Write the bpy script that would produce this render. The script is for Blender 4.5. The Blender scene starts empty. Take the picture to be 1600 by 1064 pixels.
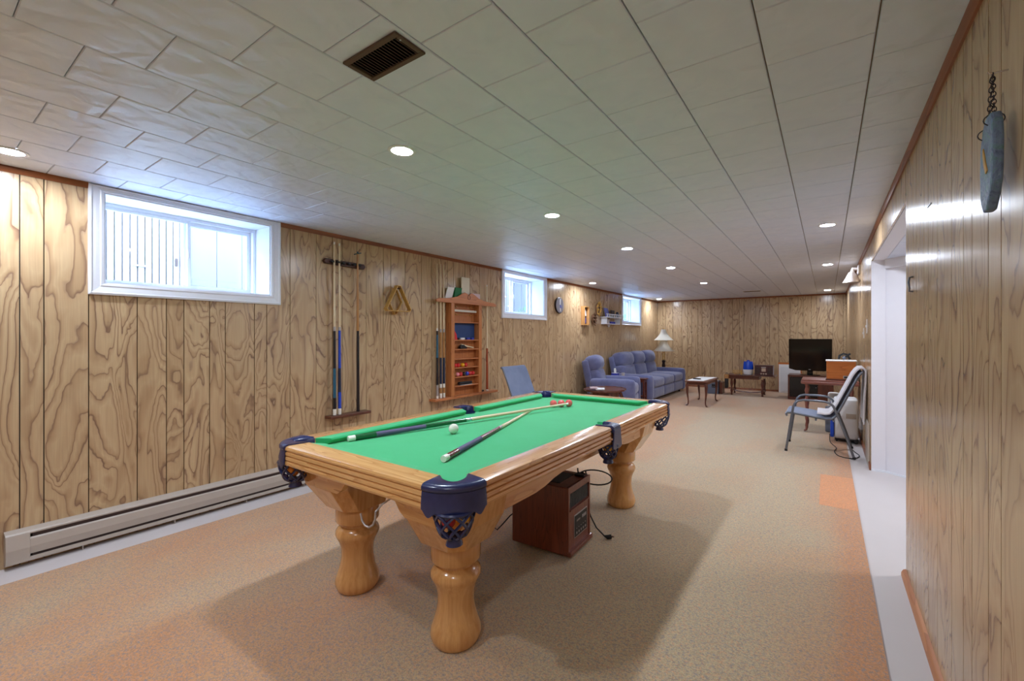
import bpy, bmesh, math, random
from mathutils import Vector, Matrix
random.seed(7)
PI = math.pi
scene = bpy.context.scene
COL = scene.collection

# ------------------------------------------------------------------ camera
HC = 1.29
cam_d = bpy.data.cameras.new('camera')
cam = bpy.data.objects.new('camera', cam_d)
COL.objects.link(cam)
cam.location = (0, 0, HC)
cam.rotation_euler = (PI / 2, 0, math.radians(34.1927))
cam_d.sensor_width = 36
cam_d.lens = 680 / 1600 * 36
cam_d.shift_x = -30 / 1600
cam_d.shift_y = -6 / 1600
cam_d.clip_start = 0.05
cam_d.clip_end = 200
scene.camera = cam

# ------------------------------------------------------------------ world, exposure
world = bpy.data.worlds.new('overcast_sky')
scene.world = world
world.use_nodes = True
_bg = world.node_tree.nodes['Background']
_bg.inputs[0].default_value = (0.56, 0.74, 1.0, 1)
SKY = 19.0
_bg.inputs[1].default_value = SKY
vs = scene.view_settings
vs.view_transform = 'Standard'
vs.look = 'None'
vs.exposure = 0.30
vs.gamma = 1.0
vs.use_curve_mapping = False
LAMP = 470.0          # radiance of the recessed LED lenses
LAMP_COL = (0.82, 0.91, 1.06)

# room
CH = 2.24
XL, XR = -3.775, 0.352
YN, YB = -1.5, 11.62
OPY0, OPY1, OPZ = 3.07, 5.317, 2.02

# ------------------------------------------------------------------ material helpers
def lin(r, g, b):
    def f(c):
        c /= 255.0
        return c / 12.92 if c <= 0.04045 else ((c + 0.055) / 1.055) ** 2.4
    return (f(r), f(g), f(b), 1.0)

class NT:
    """tiny node-graph helper"""
    def __init__(s, name):
        s.m = bpy.data.materials.new(name)
        s.m.use_nodes = True
        s.t = s.m.node_tree
        s.b = s.t.nodes['Principled BSDF']
    def n(s, kind, **kw):
        nd = s.t.nodes.new(kind)
        for k, v in kw.items():
            setattr(nd, k, v)
        return nd
    def l(s, a, b):
        s.t.links.new(a, b)
    def val(s, sock, v):
        if hasattr(v, 'is_output'):
            s.l(v, sock)
        else:
            sock.default_value = v
    def math(s, op, a, b=0.0, c=None):
        nd = s.n('ShaderNodeMath', operation=op)
        s.val(nd.inputs[0], a); s.val(nd.inputs[1], b)
        if c is not None: s.val(nd.inputs[2], c)
        return nd.outputs[0]
    def mix(s, f, a, b, blend='MIX'):
        nd = s.n('ShaderNodeMix', data_type='RGBA', blend_type=blend)
        s.val(nd.inputs[0], f); s.val(nd.inputs[6], a); s.val(nd.inputs[7], b)
        return nd.outputs[2]
    def ramp(s, f, stops):
        nd = s.n('ShaderNodeValToRGB')
        e = nd.color_ramp.elements
        while len(e) < len(stops): e.new(0.5)
        for el, (p, c) in zip(e, stops):
            el.position = p; el.color = c
        s.val(nd.inputs[0], f)
        return nd.outputs[0]
    def noise(s, vec, scale=5, detail=2, rough=0.5, dist=0.0, w=None):
        nd = s.n('ShaderNodeTexNoise', noise_dimensions='3D')
        if vec is not None: s.l(vec, nd.inputs['Vector'])
        nd.inputs['Scale'].default_value = scale
        nd.inputs['Detail'].default_value = detail
        nd.inputs['Roughness'].default_value = rough
        nd.inputs['Distortion'].default_value = dist
        return nd.outputs[0]
    def comb(s, x, y, z):
        nd = s.n('ShaderNodeCombineXYZ')
        for i, v in enumerate((x, y, z)): s.val(nd.inputs[i], v)
        return nd.outputs[0]
    def sep(s, v):
        nd = s.n('ShaderNodeSeparateXYZ'); s.l(v, nd.inputs[0])
        return nd.outputs
    def objco(s):
        return s.n('ShaderNodeTexCoord').outputs['Object']
    def pos(s):
        return s.n('ShaderNodeNewGeometry').outputs['Position']
    def rnd(s):
        return s.n('ShaderNodeObjectInfo').outputs['Random']
    def bump(s, h, strength=0.2, dist=0.01):
        nd = s.n('ShaderNodeBump')
        nd.inputs['Strength'].default_value = strength
        nd.inputs['Distance'].default_value = dist
        s.l(h, nd.inputs['Height']); s.l(nd.outputs[0], s.b.inputs['Normal'])
    def fin(s, col=None, rough=0.5, metal=0.0, spec=0.5, coat=0.0, sheen=0.0):
        if col is not None: s.val(s.b.inputs['Base Color'], col)
        s.val(s.b.inputs['Roughness'], rough)
        s.b.inputs['Metallic'].default_value = metal
        s.b.inputs['Specular IOR Level'].default_value = spec
        s.b.inputs['Coat Weight'].default_value = coat
        s.b.inputs['Coat Roughness'].default_value = 0.12
        s.b.inputs['Sheen Weight'].default_value = sheen
        return s.m

def plain(name, rgb, rough=0.5, metal=0.0, var=0.08, scale=14, bump=0.0, spec=0.5, coat=0.0, sheen=0.0):
    g = NT(name)
    n = g.noise(g.objco(), scale, 3)
    c = lin(*rgb)
    d = tuple(max(0, x * (1 - var)) for x in c[:3]) + (1,)
    e = tuple(min(1, x * (1 + var)) for x in c[:3]) + (1,)
    col = g.mix(n, d, e)
    if bump: g.bump(g.noise(g.objco(), scale * 12, 2), bump, 0.004)
    return g.fin(col, rough, metal, spec, coat, sheen)

def wood(name, light, dark, axis='x', freq=1.0, rings=7, rough=0.35, coat=0.0, streak=0.25):
    """plank wood: contour bands of a stretched noise, plus fine fibres; grain runs along `axis` in object space"""
    g = NT(name)
    x, y, z = g.sep(g.objco())
    r = g.rnd()
    k = {'x': (0.6, 6.0, 6.0), 'y': (6.0, 0.6, 6.0), 'z': (6.0, 6.0, 0.6)}[axis]
    v = g.comb(g.math('MULTIPLY_ADD', x, k[0] * freq, g.math('MULTIPLY', r, 31.0)),
               g.math('MULTIPLY_ADD', y, k[1] * freq, g.math('MULTIPLY', r, 17.0)),
               g.math('MULTIPLY', z, k[2] * freq))
    n = g.noise(v, 1.0, 2, 0.5, 0.3)
    f = g.math('FRACT', g.math('MULTIPLY', n, float(rings))) if rings else g.ramp(n, [(0.25, (0.35, 0.35, 0.35, 1)), (0.6, (1, 1, 1, 1))])
    band = g.ramp(f, [(0, lin(*dark)), (0.25, lin(*[(a * 2 + b) / 3 for a, b in zip(light, dark)])), (1, lin(*light))])
    ff = {'x': (3, 160, 160), 'y': (160, 3, 160), 'z': (160, 160, 3)}[axis]
    v2 = g.comb(g.math('MULTIPLY', x, ff[0]), g.math('MULTIPLY', y, ff[1]), g.math('MULTIPLY', z, ff[2]))
    fib = g.noise(v2, 1.0, 3, 0.6)
    v4 = g.comb(g.math('MULTIPLY', x, ff[0] * 0.27), g.math('MULTIPLY', y, ff[1] * 0.27), g.math('MULTIPLY', z, ff[2] * 0.27))
    mid = g.ramp(g.noise(v4, 1.0, 2, 0.6), [(0.42, (0, 0, 0, 1)), (0.68, (0.55, 0.55, 0.55, 1))])
    band = g.mix(mid, band, lin(*[(a + b * 2) / 3 for a, b in zip(light, dark)]))
    col = g.mix(g.math('MULTIPLY', fib, streak), band, lin(*dark))
    return g.fin(col, rough, 0, 0.5, coat)

def paneling():
    g = NT('wood_paneling')
    x, y, z = g.sep(g.pos())
    a = g.math('ADD', x, y)
    r = g.rnd()
    # large cathedral figure
    wob = g.noise(g.comb(g.math('MULTIPLY_ADD', a, 14.0, g.math('MULTIPLY', r, 40.0)), g.math('MULTIPLY', z, 9.0), r), 1.0, 2, 0.5)
    v = g.comb(g.math('MULTIPLY_ADD', a, 4.6, g.math('MULTIPLY', r, 61.0)),
               g.math('ADD', g.math('MULTIPLY_ADD', z, 1.25, g.math('MULTIPLY', r, 23.0)), g.math('MULTIPLY', wob, 0.22)),
               g.math('MULTIPLY', r, 11.0))
    n = g.noise(v, 1.0, 1.6, 0.4, 0.8)
    amp = g.math('MULTIPLY_ADD', r, 6.0, 9.0)
    t = g.math('MULTIPLY', n, amp)
    f = g.math('FRACT', t)
    band = g.ramp(f, [(0, lin(150, 120, 96)), (0.045, lin(166, 134, 102)), (0.16, lin(188, 156, 118)),
                      (0.55, lin(208, 180, 140)), (0.93, lin(200, 170, 130)), (1, lin(168, 140, 114))])
    # some growth lines are much stronger than others
    st = g.noise(g.comb(g.math('FLOOR', t), g.math('MULTIPLY', r, 50.0), g.math('MULTIPLY', z, 0.8)), 3.1, 1)
    strong = g.math('MULTIPLY', g.ramp(f, [(0, (1, 1, 1, 1)), (0.035, (0.8, 0.8, 0.8, 1)), (0.15, (0, 0, 0, 1))]), g.ramp(st, [(0.40, (0, 0, 0, 1)), (0.56, (1, 1, 1, 1))]))
    band = g.mix(g.math('MULTIPLY', strong, 0.85), band, lin(108, 80, 68))
    # broad tone changes
    tone = g.noise(g.comb(g.math('MULTIPLY_ADD', a, 7.0, g.math('MULTIPLY', r, 21.0)), g.math('MULTIPLY', z, 1.1), r), 1.0, 2)
    band = g.mix(g.math('MULTIPLY', g.ramp(tone, [(0.4, (0, 0, 0, 1)), (0.75, (1, 1, 1, 1))]), 0.5), band, lin(176, 142, 104))
    # fine straight fibres
    v2 = g.comb(g.math('MULTIPLY_ADD', a, 130.0, g.math('MULTIPLY', n, 14.0)), g.math('MULTIPLY', z, 3.0), r)
    fib = g.noise(v2, 1.0, 3, 0.6)
    col = g.mix(g.math('MULTIPLY', g.math('SUBTRACT', fib, 0.28), 0.7), band, lin(150, 120, 92))
    # small knots
    v3 = g.comb(g.math('MULTIPLY_ADD', a, 2.4, g.math('MULTIPLY', r, 9.0)), g.math('MULTIPLY', z, 1.3), r)
    vo = g.n('ShaderNodeTexVoronoi'); g.l(v3, vo.inputs['Vector']); vo.inputs['Scale'].default_value = 1.6
    k = g.ramp(vo.outputs['Distance'], [(0, (1, 1, 1, 1)), (0.035, (0, 0, 0, 1))])
    col = g.mix(g.math('MULTIPLY', k, 0.6), col, lin(104, 72, 56))
    col = g.mix(g.math('MULTIPLY', g.math('SUBTRACT', r, 0.5), 0.25), col, lin(150, 118, 82))
    g.bump(fib, 0.05, 0.002)
    return g.fin(col, g.math('MULTIPLY_ADD', fib, 0.08, 0.18), 0, 0.55)

def carpet_mat(name, orange_bias=0.0):
    g = NT(name)
    p = g.pos()
    x, y, z = g.sep(p)
    big = g.noise(g.comb(g.math('MULTIPLY', x, 1.1), g.math('MULTIPLY', y, 0.7), 0.0), 1.0, 3, 0.6, 0.4)
    # trodden greyer path down the room, fresher orange along the margins
    e1 = g.ramp(g.math('ABSOLUTE', g.math('ADD', x, 0.85)), [(0.60, (0, 0, 0, 1)), (1.0, (1, 1, 1, 1))])
    e2 = g.ramp(g.math('MULTIPLY', g.math('SUBTRACT', y, 7.2), 0.4), [(0.0, (0, 0, 0, 1)), (1.0, (1.0, 1.0, 1.0, 1))])
    e3 = g.ramp(x, [(0.0, (0, 0, 0, 1)), (0.16, (0.7, 0.7, 0.7, 1))])
    bias = g.math('ADD', g.math('ADD', g.math('MULTIPLY', g.math('MAXIMUM', e1, e2), 0.62), e3), orange_bias)
    w = g.math('ADD', g.math('MULTIPLY', g.math('SUBTRACT', big, 0.5), 2.3), bias)
    wn = g.n('ShaderNodeClamp'); g.l(w, wn.inputs[0])
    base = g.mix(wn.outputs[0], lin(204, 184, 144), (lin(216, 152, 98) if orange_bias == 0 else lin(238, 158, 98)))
    s1 = g.noise(g.comb(g.math('MULTIPLY', x, 0.7), y, z), 105, 4, 0.8)
    s2 = g.noise(g.comb(g.math('ADD', x, 5.0), y, z), 88, 4, 0.8)
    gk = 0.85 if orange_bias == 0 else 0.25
    c = g.mix(g.ramp(s1, [(0.50, (0, 0, 0, 1)), (0.60, (gk, gk, gk, 1))]), base, lin(146, 142, 144))
    c = g.mix(g.ramp(s2, [(0.52, (0, 0, 0, 1)), (0.62, (0.7, 0.7, 0.7, 1))]), c, lin(226, 166, 124))
    s3 = g.noise(p, 190, 3, 0.75)
    c = g.mix(g.ramp(s3, [(0.36, (0.6, 0.6, 0.6, 1)), (0.56, (0, 0, 0, 1))]), c, lin(136, 112, 96))
    g.bump(s3, 0.5, 0.006)
    return g.fin(c, 0.95, 0, 0.1, 0, 0.3)

def tile_mat():
    g = NT('ceiling_tile_white')
    p = g.pos()
    x, y, z = g.sep(p)
    r = g.rnd()
    # embossed swirls
    v = g.comb(g.math('MULTIPLY', x, 9.0), g.math('MULTIPLY', y, 9.0), g.math('MULTIPLY', r, 20.0))
    n = g.noise(v, 1.0, 1.5, 0.5, 0.5)
    f = g.math('FRACT', g.math('MULTIPLY', n, 26.0))
    col = g.mix(n, lin(212, 222, 242), lin(226, 233, 249))
    col = g.mix(g.math('MULTIPLY', r, 0.12), col, lin(226, 222, 214))
    g.bump(f, 0.4, 0.002)
    return g.fin(col, 0.42, 0, 0.4)

M = {}
def glass_mat(name, tint=(0.95, 0.98, 1, 1)):
    g = NT(name)
    out = g.t.nodes['Material Output']
    tr = g.n('ShaderNodeBsdfTransparent'); tr.inputs[0].default_value = tint
    gl = g.n('ShaderNodeBsdfGlossy'); gl.inputs['Roughness'].default_value = 0.02
    fr = g.n('ShaderNodeLayerWeight'); fr.inputs['Blend'].default_value = 0.12
    mx = g.n('ShaderNodeMixShader')
    g.l(g.math('MULTIPLY_ADD', fr.outputs['Facing'], 0.35, 0.03), mx.inputs[0]); g.l(tr.outputs[0], mx.inputs[1]); g.l(gl.outputs[0], mx.inputs[2])
    g.l(mx.outputs[0], out.inputs[0])
    return g.m
def emit_mat(name, col, strength):
    g = NT(name)
    g.b.inputs['Base Color'].default_value = (0.9, 0.9, 0.9, 1)
    g.b.inputs['Emission Color'].default_value = tuple(col) + (1,)
    g.b.inputs['Emission Strength'].default_value = strength
    return g.m

M['panel'] = paneling()
M['carpet'] = carpet_mat('carpet_tweed')
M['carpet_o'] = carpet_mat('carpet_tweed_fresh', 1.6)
M['tile'] = tile_mat()
M['grid'] = plain('ceiling_backing', (150, 128, 108), 0.8)
M['concrete'] = plain('painted_concrete', (206, 198, 196), 0.55, var=0.04, scale=3, bump=0.05)
M['core'] = plain('wall_core_dark', (44, 34, 32), 0.9)
M['trimwood'] = wood('crown_stain', (158, 92, 48), (110, 56, 28), 'y', 1.2, 5, 0.4)
M['basewood'] = wood('base_stain', (205, 140, 92), (170, 105, 62), 'y', 1.2, 5, 0.45)
M['white'] = plain('white_trim_paint', (232, 234, 240), 0.35, var=0.02)
M['vinyl'] = plain('white_vinyl', (236, 238, 243), 0.3, var=0.02)
M['hallwhite'] = plain('hall_white_paint', (232, 230, 236), 0.6, var=0.02)
M['glass'] = glass_mat('window_glass')
M['screen'] = glass_mat('insect_screen', (0.80, 0.83, 0.87, 1))
M['siding'] = plain('white_ribbed_siding', (144, 139, 140), 0.5, var=0.02)
M['siding2'] = plain('cream_smooth_siding', (130, 123, 118), 0.5, var=0.02)
M['bounce'] = plain('pale_bounce_ground', (226, 230, 236), 0.8, var=0.06)  # pale so that it reflects sky light in through the windows
M['fence'] = plain('weathered_fence_board', (78, 72, 72), 0.7, var=0.1)
M['grass'] = plain('lawn', (110, 140, 70), 0.9, var=0.4, scale=30)
M['leaf'] = plain('shrub_leaf', (92, 124, 62), 0.7, var=0.4, scale=30)
M['lens'] = emit_mat('led_lens', LAMP_COL, LAMP)
M['halllens'] = emit_mat('hall_led', (1, 0.96, 0.92), 60)
M['oak_x'] = wood('honey_oak_x', (238, 190, 124), (196, 138, 78), 'x', 2.0, 9, 0.26, 0.5)
M['oak_y'] = wood('honey_oak_y', (230, 178, 118), (186, 124, 72), 'y', 2.0, 9, 0.26, 0.5)
M['oak_z'] = wood('honey_oak_z', (230, 176, 110), (168, 104, 50), 'z', 2.2, 0, 0.18, 0.7, 0.45)
def felt_mat():
    g = NT('green_billiard_cloth')
    n = g.noise(g.pos(), 6, 3); f = g.noise(g.pos(), 400, 2)
    c = g.mix(n, lin(46, 174, 106), lin(60, 184, 120))
    g.bump(f, 0.1, 0.001)
    return g.fin(c, 0.9, 0, 0.2, 0, 0.25)
M['felt'] = felt_mat()
def leather_mat():
    g = NT('navy_black_leather')
    n = g.noise(g.objco(), 18, 3); f = g.noise(g.objco(), 160, 3)
    c = g.mix(n, lin(22, 28, 62), lin(46, 54, 106))
    g.bump(f, 0.12, 0.002)
    return g.fin(c, 0.26, 0, 0.7)
M['leather'] = leather_mat()
M['heaterwood'] = wood('cherry_veneer', (138, 70, 46), (84, 38, 28), 'z', 3.0, 10, 0.3, 0.3, 0.4)
M['black'] = plain('black_plastic', (22, 22, 26), 0.4, var=0.2)
M['blackgloss'] = plain('black_gloss', (10, 10, 13), 0.08, var=0.1)
M['rubber'] = plain('black_rubber', (18, 18, 20), 0.6)
M['chrome'] = plain('chrome', (200, 200, 205), 0.2, 1.0, var=0.03)
M['brass'] = plain('brass', (200, 165, 90), 0.25, 1.0, var=0.05)
M['steelgrey'] = plain('grey_tube_steel', (112, 116, 124), 0.35, 0.6, var=0.05)
M['cream_metal'] = plain('taupe_enamel', (186, 174, 162), 0.45, var=0.03)
M['dark_metal'] = plain('dark_fin_metal', (62, 46, 42), 0.6)
M['ventbrown'] = plain('brown_enamel', (92, 72, 58), 0.4, 0.3)
M['maple'] = wood('maple_shaft', (236, 218, 184), (214, 188, 146), 'z', 6, 3, 0.25)
M['ivory'] = plain('ivory', (240, 236, 224), 0.25, var=0.02)
M['blueviol'] = plain('cue_wrap_violet', (92, 84, 118), 0.6, var=0.15, scale=120)
M['cuegreen'] = plain('cue_green', (22, 92, 52), 0.2, var=0.25, scale=60, coat=0.5)
M['cuered'] = plain('cue_wine', (110, 38, 40), 0.2, var=0.25, scale=60, coat=0.5)
M['cueblue'] = plain('cue_blue', (28, 72, 190), 0.25, var=0.15, coat=0.5)
M['cueteal'] = plain('cue_teal', (34, 92, 118), 0.25, var=0.15, coat=0.5)
M['cueblack'] = plain('cue_black', (22, 24, 34), 0.25, var=0.15, coat=0.5)
M['cuenavy'] = plain('cue_navy', (32, 44, 72), 0.35, var=0.15)
M['cueredwood'] = wood('cue_redwood', (176, 84, 52), (140, 58, 36), 'z', 6, 4, 0.25)
M['cuetan'] = wood('cue_tan', (196, 146, 90), (160, 108, 62), 'z', 6, 4, 0.25)
M['darkwood'] = wood('dark_walnut', (92, 54, 42), (50, 28, 24), 'y', 2, 6, 0.35)
M['midwood'] = wood('mahogany', (112, 58, 40), (70, 32, 24), 'x', 2, 6, 0.3, 0.2)
M['midwood_z'] = wood('mahogany_z', (112, 58, 40), (66, 30, 22), 'z', 2, 6, 0.3, 0.2)
M['rackwood'] = wood('rack_oak', (206, 136, 80), (166, 98, 54), 'z', 2, 8, 0.35, 0.1)
M['rackwood_y'] = wood('rack_oak_y', (208, 134, 82), (168, 98, 56), 'y', 2, 8, 0.35, 0.1)
M['rackdark'] = wood('rack_dark', (112, 62, 40), (72, 38, 26), 'y', 2, 8, 0.35, 0.1)
M['rackback'] = wood('rack_back_oak', (194, 122, 68), (156, 90, 48), 'z', 2, 8, 0.4)
M['boxwood'] = wood('orange_veneer', (206, 122, 56), (170, 90, 36), 'x', 2, 6, 0.3, 0.2)
M['midwood2'] = wood('reddish_table_wood', (158, 98, 82), (118, 66, 54), 'x', 2, 6, 0.3, 0.2)
M['midwood2_z'] = wood('reddish_table_wood_z', (150, 90, 76), (110, 60, 50), 'z', 2, 6, 0.3, 0.2)
M['yellowwood'] = wood('pine_rack', (214, 172, 96), (184, 138, 66), 'y', 3, 6, 0.35)
M['slate'] = plain('blue_chalkboard', (34, 62, 112), 0.6, var=0.15)
def fabric(name, a, b, bump=0.3):
    g = NT(name)
    p = g.objco()
    n = g.noise(p, 5, 4, 0.6); f = g.noise(p, 220, 2)
    c = g.mix(g.ramp(n, [(0.35, (0, 0, 0, 1)), (0.7, (1, 1, 1, 1))]), lin(*a), lin(*b))
    c = g.mix(g.math('MULTIPLY', f, 0.3), c, lin(*[v * 0.75 for v in a]))
    g.bump(f, bump, 0.004)
    return g.fin(c, 0.92, 0, 0.15, 0, 0.4)
M['sofa'] = fabric('slate_blue_microfibre', (98, 102, 138), (120, 122, 158))
M['sling'] = fabric('blue_grey_mesh', (112, 124, 152), (128, 140, 168), 0.15)
M['towel'] = fabric('white_towel', (220, 214, 218), (238, 232, 234), 0.5)
def shade_mat():
    g = NT('cream_lampshade')
    n = g.noise(g.objco(), 30, 2)
    c = g.mix(n, lin(240, 232, 214), lin(248, 242, 228))
    g.fin(c, 0.8)
    tr = g.n('ShaderNodeBsdfTranslucent'); g.l(c, tr.inputs[0])
    mx = g.n('ShaderNodeMixShader'); mx.inputs[0].default_value = 0.4
    g.l(g.b.outputs[0], mx.inputs[1]); g.l(tr.outputs[0], mx.inputs[2])
    g.l(mx.outputs[0], g.t.nodes['Material Output'].inputs[0])
    return g.m
M['shade'] = shade_mat()
M['lampdark'] = plain('dark_bronze', (46, 34, 34), 0.35, 0.3)
M['paper'] = plain('white_paper', (240, 238, 236), 0.7, var=0.02)
M['blueplastic'] = plain('blue_plastic', (26, 74, 196), 0.2, var=0.08)
M['whiteplastic'] = plain('white_plastic', (228, 228, 230), 0.35, var=0.03)
M['greyplastic'] = plain('grey_plastic', (104, 112, 130), 0.4, var=0.05)
M['radiowood'] = wood('radio_cherry', (96, 44, 44), (56, 24, 28), 'x', 3, 6, 0.3, 0.3)
M['silver'] = plain('brushed_silver', (176, 170, 168), 0.35, 0.5, var=0.05)
M['dial'] = plain('radio_dial', (196, 172, 150), 0.4, var=0.1)
M['darkglass'] = plain('smoked_glass', (14, 14, 20), 0.08, var=0.2)
M['red'] = plain('ball_red', (206, 44, 48), 0.12, var=0.05, coat=0.6)
M['coral'] = plain('ball_coral_red', (236, 100, 98), 0.12, var=0.05, coat=0.6)
M['pink'] = plain('ball_pink', (236, 140, 150), 0.12, var=0.05, coat=0.6)
M['yellow'] = plain('ball_yellow', (238, 176, 36), 0.12, var=0.05, coat=0.6)
M['orange'] = plain('ball_orange', (240, 140, 40), 0.12, var=0.05, coat=0.6)
M['purple'] = plain('ball_purple', (70, 40, 150), 0.12, var=0.05, coat=0.6)
M['blue'] = plain('ball_blue', (34, 60, 190), 0.12, var=0.05, coat=0.6)
M['ballblack'] = plain('ball_black', (18, 18, 24), 0.12, var=0.05, coat=0.6)
M['brown'] = plain('ball_brown', (150, 86, 40), 0.12, var=0.05, coat=0.6)
M['cueball'] = plain('ball_ivory', (236, 234, 218), 0.12, var=0.02, coat=0.6)
M['greenbox'] = plain('green_card', (30, 116, 66), 0.6)
M['pinkcard'] = plain('pale_pink_card', (214, 186, 186), 0.6)
M['cream'] = plain('cream_card', (226, 218, 196), 0.6)
M['redcloth'] = plain('red_cloth', (206, 44, 52), 0.8)
M['bluecard'] = plain('blue_card', (52, 62, 170), 0.5)
M['gold'] = plain('gold_straw', (196, 150, 72), 0.5, var=0.3, scale=60)
M['twig'] = plain('brown_twig', (112, 78, 52), 0.7, var=0.3, scale=60)
M['clockface'] = plain('pewter_face', (136, 132, 140), 0.35, 0.3, var=0.2, scale=8)
M['purplecard'] = plain('violet_print', (92, 92, 168), 0.5)
def stone_mat():
    g = NT('painted_slate')
    n = g.noise(g.objco(), 34, 4, 0.7, 1.2); f = g.noise(g.objco(), 90, 3)
    c = g.ramp(n, [(0.3, lin(60, 74, 104)), (0.5, lin(112, 132, 160)), (0.62, lin(96, 132, 134)), (0.75, lin(150, 160, 180))])
    g.bump(f, 0.6, 0.006)
    return g.fin(c, 0.5)
M['stone'] = stone_mat()
M['frosted'] = plain('frosted_glass', (188, 180, 178), 0.3, var=0.08, scale=40, bump=0.3)
M['plate'] = plain('switch_plate', (224, 214, 206), 0.4, var=0.02)

# ------------------------------------------------------------------ mesh helpers
class MB:
    def __init__(s):
        s.v = []; s.f = []; s.T = None
    def add(s, vs_, fs):
        o = len(s.v)
        for p in vs_:
            p = Vector(p)
            if s.T is not None: p = s.T @ p
            s.v.append(p)
        for f in fs: s.f.append([i + o for i in f])
        return s
    def box(s, x0, y0, z0, x1, y1, z1):
        v = [(x, y, z) for z in (z0, z1) for y in (y0, y1) for x in (x0, x1)]
        return s.add(v, [(0, 2, 3, 1), (4, 5, 7, 6), (0, 1, 5, 4), (2, 6, 7, 3), (0, 4, 6, 2), (1, 3, 7, 5)])
    def cbox(s, c, size):
        h = [k / 2 for k in size]
        return s.box(c[0] - h[0], c[1] - h[1], c[2] - h[2], c[0] + h[0], c[1] + h[1], c[2] + h[2])
    def prism(s, poly, axis, a, b):
        n = len(poly)
        def pt(u, w, t):
            return {'z': (u, w, t), 'y': (u, t, w), 'x': (t, u, w)}[axis]
        v = [pt(u, w, a) for u, w in poly] + [pt(u, w, b) for u, w in poly]
        f = [tuple(range(n)), tuple(range(2 * n - 1, n - 1, -1))]
        f += [(i, (i + 1) % n, n + (i + 1) % n, n + i) for i in range(n)]
        return s.add(v, f)
    def loft(s, ringa, ringb, cap=True):
        n = len(ringa)
        f = [(i, (i + 1) % n, n + (i + 1) % n, n + i) for i in range(n)]
        if cap: f += [tuple(range(n)), tuple(range(2 * n - 1, n - 1, -1))]
        return s.add(list(ringa) + list(ringb), f)
    def lathe(s, prof, c=(0, 0, 0), n=24, cap=True):
        v = []; f = []
        for r, z in prof:
            for i in range(n):
                a = 2 * PI * i / n
                v.append((c[0] + r * math.cos(a), c[1] + r * math.sin(a), c[2] + z))
        for j in range(len(prof) - 1):
            for i in range(n):
                k = (i + 1) % n
                f.append((j * n + i, j * n + k, (j + 1) * n + k, (j + 1) * n + i))
        if cap:
            f.append(tuple(range(n - 1, -1, -1)))
            f.append(tuple(range((len(prof) - 1) * n, len(prof) * n)))
        return s.add(v, f)
    def tube(s, pts, r, n=8, closed=False):
        pts = [Vector(p) for p in pts]
        m = len(pts)
        rr = r if isinstance(r, (list, tuple)) else [r] * m
        v = []; f = []; up = None
        for i, p in enumerate(pts):
            if closed:
                t = pts[(i + 1) % m] - pts[i - 1]
            else:
                t = pts[min(i + 1, m - 1)] - pts[max(i - 1, 0)]
            t.normalize()
            if up is None:
                up = Vector((0, 0, 1)) if abs(t.z) < 0.9 else Vector((1, 0, 0))
            a = t.cross(up)
            if a.length < 1e-5: a = t.cross(Vector((0.3, 1, 0.2)))
            a.normalize(); b = a.cross(t); b.normalize(); up = b
            for k in range(n):
                th = 2 * PI * k / n
                v.append(p + (a * math.cos(th) + b * math.sin(th)) * rr[i])
        for i in range(m if closed else m - 1):
            j = (i + 1) % m
            for k in range(n):
                q = (k + 1) % n
                f.append((i * n + k, i * n + q, j * n + q, j * n + k))
        if not closed:
            f.append(tuple(range(n - 1, -1, -1))); f.append(tuple(range((m - 1) * n, m * n)))
        return s.add(v, f)
    def ball(s, c, r, n=16, m=10, sc=(1, 1, 1)):
        v = []; f = []
        for j in range(1, m):
            a = PI * j / m
            for i in range(n):
                b = 2 * PI * i / n
                v.append((c[0] + r * sc[0] * math.sin(a) * math.cos(b), c[1] + r * sc[1] * math.sin(a) * math.sin(b), c[2] + r * sc[2] * math.cos(a)))
        t = len(v); v.append((c[0], c[1], c[2] + r * sc[2])); v.append((c[0], c[1], c[2] - r * sc[2]))
        for j in range(m - 2):
            for i in range(n):
                k = (i + 1) % n
                f.append((j * n + i, (j + 1) * n + i, (j + 1) * n + k, j * n + k))
        for i in range(n):
            k = (i + 1) % n
            f.append((t, i, k)); f.append((t + 1, (m - 2) * n + k, (m - 2) * n + i))
        return s.add(v, f)
    def puff(s, x0, y0, z0, x1, y1, z1, r=0.05, bulge=(0, 0, 0), n=8):
        """rounded, slightly inflated box (upholstery)"""
        c = Vector(((x0 + x1) / 2, (y0 + y1) / 2, (z0 + z1) / 2))
        h = Vector((abs(x1 - x0) / 2, abs(y1 - y0) / 2, abs(z1 - z0) / 2))
        r = min(r, min(h) * 0.98)
        idx = {}; v = []; f = []
        def vert(u):
            key = tuple(round(k, 5) for k in u)
            if key in idx: return idx[key]
            p = Vector([u[k] * h[k] for k in range(3)])
            q = Vector([max(-(h[k] - r), min(h[k] - r, p[k])) for k in range(3)])
            d = p - q
            if d.length > 1e-9: p = q + d.normalized() * r
            for k in range(3):
                a, b = (k + 1) % 3, (k + 2) % 3
                p[k] += bulge[k] * (1 if u[k] > 0 else -1) * abs(u[k]) * (1 - u[a] ** 2) * (1 - u[b] ** 2)
            idx[key] = len(v); v.append(p + c)
            return idx[key]
        ts = [math.sin((-1 + 2 * i / n) * PI / 2) for i in range(n + 1)]
        for k in range(3):
            for sg in (-1, 1):
                for i in range(n):
                    for j in range(n):
                        q = []
                        for di, dj in ((0, 0), (1, 0), (1, 1), (0, 1)):
                            u = [0, 0, 0]; u[k] = sg; u[(k + 1) % 3] = ts[i + di]; u[(k + 2) % 3] = ts[j + dj]
                            q.append(vert(u))
                        f.append(q if sg > 0 else q[::-1])
        return s.add(v, f)

def world_off(o):
    p = Vector((0, 0, 0))
    while o is not None:
        p += Vector(o.location); o = o.parent
    return p

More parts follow.
